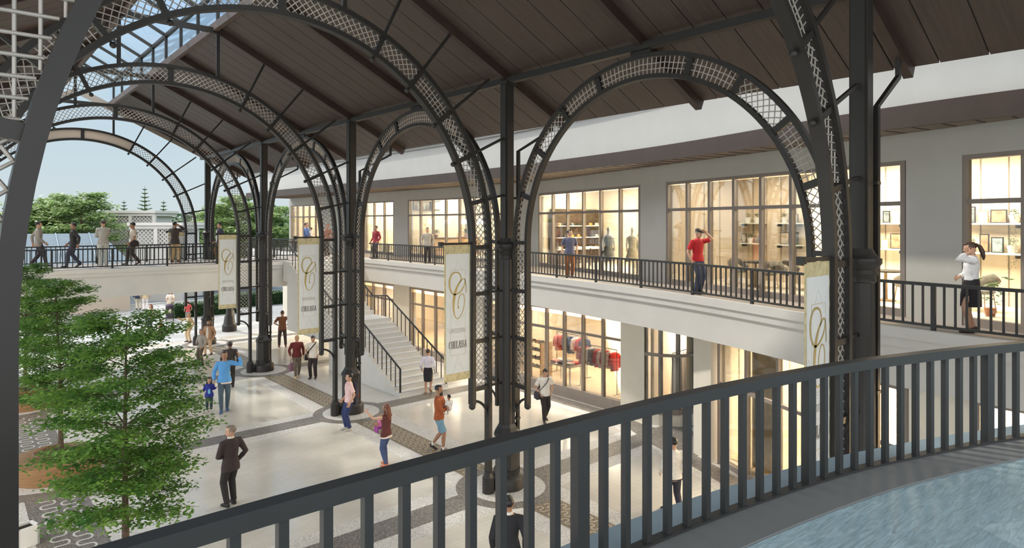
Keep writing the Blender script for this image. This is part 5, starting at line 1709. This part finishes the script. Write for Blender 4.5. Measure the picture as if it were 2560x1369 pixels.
for k in range(4):
    for i in range(6):
        o = tag(MB().tube([(-.02, -.13, .04), (0, 0, .045), (0, .09, .035), (0, .14, .03)], [(.035, .045), (.038, .04), (.042, .03), (.02, .015)], 8).build('shoe', cloth([(60, 40, 32), (40, 36, 38), (150, 110, 80)][(i + k) % 3]), None, True, (18.84 + .112 * k, 19.98 + .25 * i, .468 + .32 * k)), 'dark shoe on the stepped shoe shelf in the fashion shop', 'shoe', 'shoes on the stepped shelf', 'thing')
        o.rotation_euler = (0, 0, 1.4)
sg = thing('hanging_sign', 'small bright blue sign at the pier end of the fashion shop', 'sign', (18.4, 14.35, 0))
MB().box(0, 0, 2.55, .03, .5, .22).build('sign_board', mat('bright blue sign', (0.06, 0.38, 0.72), .4), sg)
MB().box(0, 0, 3.04, .02, .02, .76).build('hanger', BLKM, sg)
mannequin(18.6, 14.9, 0, PI / 2, (90, 96, 104), GR, 'mannequin in grey dress behind the pane next to the white pier')
# corner shop with gowns, a purple pillar and gold curtain
rack(18.9, 12.95, 0, .1, 1.2, 2.2, 'tall rack of pale grey gowns in the rounded corner window', [(206, 204, 210), (170, 168, 176), (222, 220, 224), (186, 184, 192)], 'long pale grey gown in the rounded corner window', True, .40, 1.55)
struct(MB().box(19.75, 12.75, 1.75, .34, .6, 3.4).build('pillar_purple', mat('purple pillar', (0.30, 0.20, 0.34), .6)))
def curtain(x0, y0, x1, y1, z1, label, m):
    t = thing('curtain', label, 'curtain', (x0, y0, 0))
    n = 48; A = []; B = []
    d = V((x1 - x0, y1 - y0)); nn = V((-d.y, d.x)).normalized()
    for i in range(n + 1):
        p = d * (i / n) + nn * (.06 * math.sin(i * 1.3))
        A.append((p.x, p.y)); B.append((p.x + nn.x * .012, p.y + nn.y * .012))
    MB().strip(A, B, .05, z1).build('cloth', m, t, True)
    MB().tube([(0, 0, z1 + .02), (d.x, d.y, z1 + .02)], .02, 8).build('rod', BLKM, t)
GOLDC = mat('gold curtain', (0.62, 0.44, 0.14), .45, .15, .2, 6)
curtain(20.1, 12.5, 21.2, 12.6, 3.2, 'gold curtain in the rounded corner window beside the purple pillar', GOLDC)
curtain(16.2, 8.9, 15.9, 7.9, 3.2, 'pale gold curtain in the ground floor window right of the slim white pier', GOLDC)
# counter with flowers in the last ground shop
ct_ = thing('counter', 'low pale counter in the ground floor window beside the banner', 'counter', (16.4, 6.4, 0), 1.2)
MB().box(0, 0, .42, 1.6, .6, .82).build('body', PANEL, ct_); MB().box(0, 0, .86, 1.7, .7, .06).build('worktop', WHT, ct_)
pot_plant(16.3, 6.2, .9, .4, 'bushy pot plant on the low pale counter'); pot_plant(15.6, 4.2, 0.02, .9, 'tall pot plant in the ground floor window right of the dark column')
# --- second upper shop: clothes and hats
AX, AY = 22.65, 21.42          # the side wall that looks towards the camera
al = thing('display_alcove', 'dark timber display wall with pale shelves in the clothes shop upstairs', 'shelf unit', (AX, AY, UP + .02))
MB().box(0, .1, 1.3, 3.3, .10, 2.6).build('back_panel', DKWD, al)
for z in (.7, 1.25, 1.8): MB().box(0, -.12, z, 3.1, .34, .04).build('shelf_board', WHT, al)
for k in range(7):
    for j in range(3):
        c = rnd.choice([(60, 56, 54), (190, 150, 80), (120, 124, 128), (206, 200, 190)])
        o = MB().lathe([(.15, 0), (.15, .012), (.085, .016), (.08, .10), (.04, .125)], n=16).build('hat', cloth(c), None, True, (AX - 1.3 + .43 * k, AY - .12, UP + (.742, 1.292, 1.842)[j]))
        tag(o, 'brimmed hat on the %s board of the dark display wall' % ('lowest', 'middle', 'top')[j], 'hat', 'hats on the %s board' % ('lowest', 'middle', 'top')[j], 'thing')
rack(20.1, 15.3, UP + .02, 1.27, 1.3, 1.5, 'clothes rack with bright colours at the pier end of the upstairs clothes shop', [(206, 130, 60), (90, 150, 120), WH, (200, 170, 90), (80, 140, 110), WH], 'bright top on the rack at the pier end upstairs')
for x, y, c, lb in ((19.0, 16.3, (150, 152, 146), 'mannequin in grey dress in the upstairs window, third pane from the pier'), (19.25, 15.35, (200, 196, 176), 'mannequin in pale dress in the upstairs window, second pane from the pier')):
    mannequin(x, y, UP + .02, 2.4, c, GR, lb)
tt = thing('display_table', 'pale display table behind the man in blue grey t-shirt', 'table', (21.2, 19.6, UP + .02), 0)
MB().box(0, 0, .86, 1.6, .7, .05).build('table_top', WHT, tt)
for a, b in ((.75, .3), (-.75, .3), (.75, -.3), (-.75, -.3)): MB().box(a, b, .42, .05, .05, .83).build('leg', DKWD, tt)
# --- cafe
GLOWB = glow('opal lamp glass', (1.0, 0.88, 0.66), 22)
for i, y in enumerate((27.6, 29.1, 30.7, 32.3)):
    t = thing('pendant_lamp', '%s of the four glowing pendant lamps in the cafe window, counted from the stair side' % ('fourth', 'third', 'second', 'first')[i], 'lamp', (21.6, y, 6.62), 0, 'cafe pendant lamps')
    MB().tube([(0, 0, .17), (0, 0, 1.62)], .012, 6).build('cord', BLKM, t)
    MB().lathe([(.11, -.14), (.16, -.08), (.16, .08), (.10, .14), (.04, .17)], n=18).build('lamp_shade', GLOWB, t, True)
CX, CY = 22.75, 33.2
cs = thing('bottle_shelf', 'high shelf of bottles across the cafe side wall', 'shelf', (CX, CY, UP + 2.75), 0)
MB().box(0, 0, 0, 3.9, .35, .05).build('shelf_board', DKWD, cs); MB().box(0, 0, .52, 3.9, .35, .05).build('shelf_board', DKWD, cs)
DV = (-1.9, -.63, .63, 1.9)
for i in DV: MB().box(i, 0, .26, .05, .35, .47).build('divider', DKWD, cs)
for j in range(2):
    for i in range(26):
        x = -1.8 + 3.6 * i / 25
        if j == 0 and min(abs(x - d) for d in DV) < .09: continue
        m = (mat('green bottle', (.03, .12, .04), .15), mat('amber bottle', (.25, .09, .02), .15), mat('clear bottle', (.5, .52, .5), .15))[(i + j) % 3]
        tag(MB().lathe([(.04, 0), (.042, .02), (.042, .19), (.016, .25), (.016, .33)], n=10).build('bottle', m, None, True, (CX + x, CY - .05, UP + 2.777 + .52 * j)), 'bottle on the %s board of the high cafe shelf' % ('lower', 'upper')[j], 'bottle', 'bottles on the %s cafe board' % ('lower', 'upper')[j], 'thing')
kc = thing('cafe_counter', 'long timber counter in the cafe below the pendant lamps', 'counter', (22.9, 31.9, UP + .02), 0)
MB().box(0, 0, .5, 3.4, .6, 1.0).build('body', OAK, kc); MB().box(0, 0, 1.03, 3.5, .72, .06).build('worktop', DKWD, kc)
for i, x in enumerate((-1.2, 1.0)):
    pot_plant(22.9 + x, 31.9, UP + 1.08, .4, 'bushy plant on the %s end of the cafe counter' % ('window', 'inner')[i])
# ground shop behind the stair
for i, (x, y) in enumerate(((19.2, 25.0), (19.6, 26.6))):
    rack(x, y, 0, FA, 1.3, 1.7, 'clothes rack with pale tops behind the stair, %s one' % ('nearer', 'farther')[i], [WH, PK, WH, GR, RED], 'top on the %s rack behind the stair' % ('nearer', 'farther')[i])
mannequin(18.7, 24.4, 0, PI / 2, (206, 180, 160), GR, 'mannequin in a peach dress behind the stair')
settle()

# ================================================================ TREES IN THE MALL
BARK = mat('brown bark', (0.085, 0.055, 0.036), .85, 0, .35, 18, .6, 40)
LEAF1 = leafmat('fresh green leaf', (0.065, 0.185, 0.038), (0.26, 0.43, 0.09), .46)
TIMB = mat('honey timber bench', (0.30, 0.165, 0.075), .4, 0, .2, 3, aniso=(1, 1, 8))
def tree_mesh(seed, H, prof, z0, nb, leaf_s, sprays, per, rad, trunk_r, lean=(0, 0)):
    rng = random.Random(seed)
    tr = MB(); lf = MB()
    path = []
    for i in range(9):
        t = i / 8
        path.append(V((lean[0] * t + .05 * math.sin(3 * t + seed), lean[1] * t + .05 * math.cos(2.4 * t + seed), H * .93 * t)))
    tr.tube(path, [trunk_r * (1.25 - 1.12 * (i / 8) ** .8) for i in range(9)], 10)
    def on(z):
        t = min(.999, z / (H * .93)) * 8
        i = int(t)
        return path[i].lerp(path[i + 1], t - i)
    for b in range(nb):
        f = (b + rng.random() * .7) / nb
        z = z0 + (H * .95 - z0) * f
        R = prof(z / H) * rng.uniform(.78, 1.08)
        a = b * 2.39996 + rng.uniform(-.3, .3)
        d = V((math.cos(a), math.sin(a), 0))
        p0 = on(max(z0 * .8, z - R * .35))
        rise = R * rng.uniform(.12, .35)
        pts = [p0 + d * (R * t) + V((0, 0, rise * math.sin(t * PI * .6))) + V((rng.uniform(-.04, .04), rng.uniform(-.04, .04), rng.uniform(-.03, .03))) * R for t in (0, .25, .5, .75, 1)]
        r0 = trunk_r * .34 * (1 - f * .6)
        tr.tube(pts, [r0, r0 * .75, r0 * .5, r0 * .32, r0 * .15], 6)
        for k in range(sprays):
            t = .22 + .78 * (k + .5) / sprays
            i = min(3, int(t * 4)); q = pts[i].lerp(pts[i + 1], t * 4 - i)
            side = V((-d.y, d.x, 0)) * (1 if k % 2 else -1)
            ln = R * rng.uniform(.18, .42) * (1.25 - t * .6)
            e = q + (side * .8 + d * .6 + V((0, 0, rng.uniform(-.05, .3)))).normalized() * ln
            tr.tube([q, q.lerp(e, .5) + V((0, 0, .02)), e], [r0 * .25, r0 * .18, r0 * .08], 4)
            for j in range(per):
                c = q.lerp(e, rng.random() ** .6)
                aa = rng.uniform(0, 2 * PI); rr = rad * math.sqrt(rng.random())
                leaf(lf, c + V((math.cos(aa) * rr, math.sin(aa) * rr, rng.uniform(-.32, .28) * rad)), leaf_s * rng.uniform(.7, 1.2), rng, .6)
    return tr, lf
def prof1(t):
    P = [(0, .8), (.28, 1.1), (.40, 1.02), (.52, 1.14), (.65, 1.24), (.79, 1.08), (.88, .82), (.95, .56), (1, .3)]
    for (a, b), (c, d) in zip(P, P[1:]):
        if a <= t <= c: return b + (d - b) * (t - a) / (c - a)
    return .2
PLX = 2.15
tr, lf = tree_mesh(3, 4.95, prof1, 1.55, 44, .084, 10, 64, .26, .062, (.12, 0))
t1 = thing('young_tree', 'leafy green young tree nearest the camera, its trunk cut by the frame', 'tree', (PLX, COLY[1], .40), .6)
tr.build('trunk', BARK, t1, True); lf.build('foliage', LEAF1, t1, recalc=False)
dup(t1, (PLX, COLY[2], .40), 2.4, 'leafy green young tree behind the nearest one, growing from the round timber bench')
t3 = dup(t1, (PLX - .1, COLY[3], .40), 4.3, 'leafy green young tree farthest along the row, beside the big arch leg')
# round timber benches round the trees
def bench(y, label):
    t = thing('round_bench', label, 'bench', (PLX - .05, y, 0.012))
    MB().lathe([(.98, 0), (1.0, .06), (1.08, .40), (1.08, .46), (1.04, .48), (.50, .48), (.50, .10)], n=56, cap=False).build('bench_body', TIMB, t, True)
    MB().lathe([(.30, .10), (.44, .14), (.50, .50), (.54, .60), (.50, .62), (.46, .56), (.05, .56)], n=32).build('planter_bowl', mat('studded copper bowl', (.20, .10, .055), .5, .2, .3, 14), t, True)
    mb = MB()
    leaves_into(mb, (0, 0, .60), 160, .40, .10, random.Random(int(y * 10)), .35)
    mb.build('ground_cover', LEAF1, t, recalc=False)
bench(COLY[1], 'round timber bench round the nearest young tree, below the frame')
bench(COLY[2], 'round honey timber bench at the picture edge with a small bowl in its middle')
bench(COLY[3], 'round honey timber bench behind the other one, under green leaves')
wp_ = at(62, 1362, 0)
t = thing('square_planter', 'small white square planter box at the bottom left corner', 'planter', (wp_.x, wp_.y, 0.01), .3)
w_ = MB(); 
for a in range(4):
    c, s_ = math.cos(a * PI / 2), math.sin(a * PI / 2)
    w_.box(.17 * c, .17 * s_, .2, .04 if a % 2 == 0 else .38, .38 if a % 2 == 0 else .04, .4)
w_.build('box_wall', WHT, t); MB().box(0, 0, .17, .30, .30, .34).build('soil', mat('dark soil', (.02, .013, .01), .9), t)

# ================================================================ OUTSIDE, BEYOND THE BRIDGE
struct(MB().box(10, 115, -.30, 320, 152, .3).build('ground', mat('grass ground', (.10, .16, .05), .9, 0, .3, .4)))
PLAZA = paver('pale plaza stone', (0.40, 0.41, 0.42), (0.3, 0.31, 0.32), .6, .3, .5, 0, .06)
struct(MB().box(8, 48.5, -.15, 76, 19, .302).build('floor_plaza', PLAZA))
BLUEG = mat('blue grey plaza stone', (0.30, 0.32, 0.33), .6, 0, .08, 2)
rc = at(400, 792, 0)
rb = MB()
for r, w in ((2.2, .35), (3.4, .35), (5.0, .9), (7.2, .5), (9.2, 1.1)):
    n = 90
    A = [(rc.x + (r - w / 2) * math.cos(2 * PI * i / n), rc.y + (r - w / 2) * math.sin(2 * PI * i / n)) for i in range(n + 1)]
    B = [(rc.x + (r + w / 2) * math.cos(2 * PI * i / n), rc.y + (r + w / 2) * math.sin(2 * PI * i / n)) for i in range(n + 1)]
    A = [(x, min(max(y, 39.05), 57.9)) for x, y in A]; B = [(x, min(max(y, 39.05), 57.9)) for x, y in B]
    rb.strip(A, B, .0, .007)
struct(rb.build('trim_rings', BLUEG))
r2 = MB()
for cx, cy, r in ((18.5, 47.5, 2.0), (18.5, 47.5, 3.2), (18.5, 47.5, 4.6)):
    n = 80
    A = [(min(cx + (r - .2) * math.cos(2 * PI * i / n), 17.3), cy + (r - .2) * math.sin(2 * PI * i / n)) for i in range(n + 1)]
    B = [(min(cx + (r + .2) * math.cos(2 * PI * i / n), 17.3), cy + (r + .2) * math.sin(2 * PI * i / n)) for i in range(n + 1)]
    r2.strip(A, B, .0, .0062)
struct(r2.build('trim_arcs', BLUEG))
ROAD = mat('blue grey road', (0.20, 0.24, 0.28), .7, 0, .08, 1)
struct(MB().box(8, 62.2, -.14, 130, 8.4, .28).build('road', ROAD))
kb = MB(); kb.box(8, 58.0, .06, 130, .25, .12); kb.box(8, 66.4, .06, 130, .25, .12)
struct(kb.build('kerb', PLAST))
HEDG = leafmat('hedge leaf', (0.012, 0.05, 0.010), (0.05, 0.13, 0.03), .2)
def hedge(x0, x1, y0, y1, h, label, n):
    t = thing('hedge', label, 'hedge', ((x0 + x1) / 2, (y0 + y1) / 2, 0))
    rng = random.Random(int(x0 * 7 + y0))
    lx, ly = x1 - x0, y1 - y0
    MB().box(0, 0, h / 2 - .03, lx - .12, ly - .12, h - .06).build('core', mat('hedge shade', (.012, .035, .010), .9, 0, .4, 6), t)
    mb = MB()
    for i in range(n):
        f = rng.random()
        x, y, z = rng.uniform(-lx / 2, lx / 2), rng.uniform(-ly / 2, ly / 2), rng.uniform(0, h)
        if f < .45: y = -ly / 2
        elif f < .6: x = rng.choice((-lx / 2, lx / 2))
        else: z = h
        leaf(mb, V((x, y, z + rng.uniform(-.03, .05))), .16, rng, .9)
    mb.build('foliage', HEDG, t, recalc=False)
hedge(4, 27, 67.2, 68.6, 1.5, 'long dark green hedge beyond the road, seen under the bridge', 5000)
hedge(15.2, 23, 51.6, 53.0, 1.0, 'clipped green hedge on the plaza beside the building end', 2500)
hedge(11.5, 15.8, 48.6, 49.8, 0.9, 'low green hedge behind the far lattice legs', 1600)
# post of the bridge, out on the plaza side
ps = thing('steel_column', 'short dark column under the far end of the footbridge', 'column', (12.75, 40.9, 0.005))
MB().lathe([(.42, 0), (.42, .35), (.34, .45), (.27, .9), (.20, 1.0), (.17, 4.3)], n=16).build('shaft', STEEL, ps, True)
# blue roofed building
bb_ = thing('building', 'low building with a blue seamed metal roof beyond the footbridge', 'building', (5.6, 56.4, 0))
MB().box(0, 1.2, 1.8, 9.0, 4.6, 3.6).build('wall', mat('pale brown wall', (.42, .36, .30), .8), bb_)
BLUR = mat('blue metal roof', (0.085, 0.13, 0.17), .65, 0, .08, 2)
MB().add([(-5.2, -1.9, 3.45), (4.6, -1.9, 3.45), (3.1, 2.2, 5.75), (-5.2, 2.2, 5.75), (4.6, 5.2, 3.45), (-5.2, 5.2, 3.45), (-5.2, -1.9, 3.3), (4.6, -1.9, 3.3), (4.6, 5.2, 3.3), (-5.2, 5.2, 3.3)],
         [(0, 1, 2, 3), (1, 4, 2), (4, 5, 3, 2), (5, 0, 3), (6, 7, 1, 0), (7, 8, 4, 1), (8, 9, 5, 4), (9, 6, 0, 5), (6, 9, 8, 7)]).build('roof', BLUR, bb_)
sr = MB()
for i in range(9):
    x = -5.0 + 1.05 * i
    if x < 3.1: sr.bar((x, -1.9, 3.49), (x, 2.2, 5.79), .07, .06)
    else: sr.bar((x, -1.9, 3.49), (3.1 + (x - 3.1) * .0, 2.1, 5.7), .07, .06)
sr.build('roof_seam', mat('pale blue seam', (.20, .26, .31), .4, .2), bb_)
# white trellis pavilions
def pavilion(px0, px1, F, y_top, y_bot, label):
    a, b = at_depth(px0, F), at_depth(px1, F)
    L = (b - a).length; d = b - a
    zt = EYE + (555 - y_top) / FPX * F; zbm = EYE + (555 - y_bot) / FPX * F
    t = thing('trellis_pavilion', label, 'building', (a.x, a.y, 0), math.atan2(d.y, d.x))
    MB().box(L / 2, 2.0, zbm / 2, L, 3.6, zbm).build('base_wall', PLAST, t)
    c = MB().box(L / 2, 1.9, zt - .12, L + .5, 4.4, .24); c.box(L / 2, 1.9, zt - .38, L + .25, 4.1, .28); c.build('cornice', PLAST, t)
    h = zt - .52 - zbm
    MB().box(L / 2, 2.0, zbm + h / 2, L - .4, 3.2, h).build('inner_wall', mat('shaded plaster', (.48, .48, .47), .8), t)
    lt = MB()
    k = -int(h / .34) - 1
    while k * .34 < L:
        for sgn in (1, -1):
            x0 = k * .34
            lo, hi = max(0, -x0), min(h, L - x0)
            if hi - lo > .05:
                q = [(x0 + lo, lo), (x0 + hi, hi)]
                if sgn < 0: q = [(x0 + lo, h - lo), (x0 + hi, h - hi)]
                lt.bar((q[0][0], 0, zbm + q[0][1]), (q[1][0], 0, zbm + q[1][1]), .07, .05, (0, 1, 0))
        k += 1
    lt.build('trellis', PLAST, t)
    n = max(2, round(L / 3))
    for i in range(n + 1): MB().box(L * i / n, 0, zbm + h / 2, .28, .28, h).build('post', PLAST, t)
pavilion(268, 386, 62, 526, 616, 'white trellis pavilion with a flat cornice, the taller one behind')
pavilion(330, 452, 54, 556, 612, 'white trellis pavilion with a flat cornice, the lower one in front')
# leafy trees beyond
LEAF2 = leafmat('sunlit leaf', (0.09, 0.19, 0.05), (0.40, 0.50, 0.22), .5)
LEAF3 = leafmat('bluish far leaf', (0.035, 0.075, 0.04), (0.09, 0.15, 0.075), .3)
def prof2(t):
    return max(.15, 2.5 * math.sin(PI * min(1, max(0, (t - .12) / .9))) ** .6)
trb, lfb = tree_mesh(9, 7.6, prof2, 2.0, 32, .30, 9, 34, .66, .20)
bt = thing('broad_tree', '', 'tree', (0, 0, 0))
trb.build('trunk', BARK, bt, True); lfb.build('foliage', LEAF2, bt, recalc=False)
def put(px, F, ytop, rz, label, m=None, sx=1.0, group=None, first=[True]):
    p = at_depth(px, F)
    h = (EYE + (555 - ytop) / FPX * F)
    if first[0]: o = bt; first[0] = False; o['label'] = label; o.location = (p.x, p.y, -.02); o.rotation_euler = (0, 0, rz)
    else: o = dup(bt, (p.x, p.y, -.02), rz, label)
    if group: o['group'] = group
    s = h / 7.7
    o.scale = (s * sx, s * sx, s)
    return o
put(205, 58, 462, .4, 'sunlit broad tree rising over the blue roof, the one nearest the pavilions', sx=1.05)
put(120, 60, 478, 2.2, 'sunlit broad tree over the blue roof, middle one of three', sx=1.1)
put(70, 57, 488, 3.9, 'sunlit broad tree over the blue roof beside the big arch leg', sx=1.0)
put(590, 62, 470, 1.2, 'sunlit broad tree behind the far columns, the tallest there', sx=1.0)
put(545, 66, 500, 5.0, 'sunlit broad tree behind the far columns, at the truss foot', sx=.95)
put(668, 64, 496, 2.9, 'sunlit broad tree behind the far columns, nearest the building', sx=1.0)
lfc = MB(); rng = random.Random(21)
for i in range(900):
    u = V((rng.gauss(0, 1), rng.gauss(0, 1), rng.gauss(0, .8))).normalized() * rng.random() ** .3
    leaf(lfc, V((u.x * 5, u.y * 4, 3.6 + u.z * 3.4)), 1.3, rng, .9)
wt = thing('far_tree', '', 'tree', (0, 0, 0))
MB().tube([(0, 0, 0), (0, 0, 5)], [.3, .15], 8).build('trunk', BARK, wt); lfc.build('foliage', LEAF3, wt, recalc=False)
fi = 0
for px, F, yt in ((90, 120, 508), (160, 130, 516), (230, 118, 520), (300, 126, 532), (385, 122, 533), (440, 118, 530), (480, 126, 528), (530, 116, 520), (610, 124, 522), (690, 112, 514), (728, 118, 508)):
    p = at_depth(px, F); h = EYE + (555 - yt) / FPX * F
    o = wt if fi == 0 else dup(wt, None)
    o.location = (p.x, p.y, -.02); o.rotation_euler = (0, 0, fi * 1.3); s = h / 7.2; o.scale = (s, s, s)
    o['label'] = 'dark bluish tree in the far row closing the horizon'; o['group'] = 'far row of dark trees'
    fi += 1
PINE = leafmat('pine needle', (0.03, 0.085, 0.03), (0.12, 0.20, 0.07), .25)
def pine(px, F, ytop, label):
    p = at_depth(px, F); h = EYE + (555 - ytop) / FPX * F
    t = thing('pine_tree', label, 'tree', (p.x, p.y, -.02))
    MB().tube([(0, 0, 0), (0, 0, h)], [.16, .02], 8).build('trunk', BARK, t)
    mb = MB(); rng = random.Random(px)
    z = h * .25
    while z < h * .97:
        R = (1 - z / h) * h * .26 + .08
        for k in range(9):
            a = k * 2 * PI / 9 + z * 3
            n = int(R / .10) + 2
            for j in range(n):
                q = V((math.cos(a) * R * j / n, math.sin(a) * R * j / n, z + R * .35 * (j / n) ** 1.3))
                for s in (1, -1):
                    e = q + V((math.cos(a + s * .8) * .26, math.sin(a + s * .8) * .26, .14)) * (1.1 - .6 * j / n)
                    w = V((0, 0, .035))
                    mb.add([q - w, e, q + w], [(0, 1, 2)])
        z += h * .042
    mb.build('foliage', PINE, t, recalc=False)
pine(362, 70, 466, 'tallest pine, standing behind the middle of the pavilions')
pine(310, 74, 500, 'small pine peeking over the taller pavilion on its left')
pine(409, 68, 500, 'pine to the right of the taller pavilion')
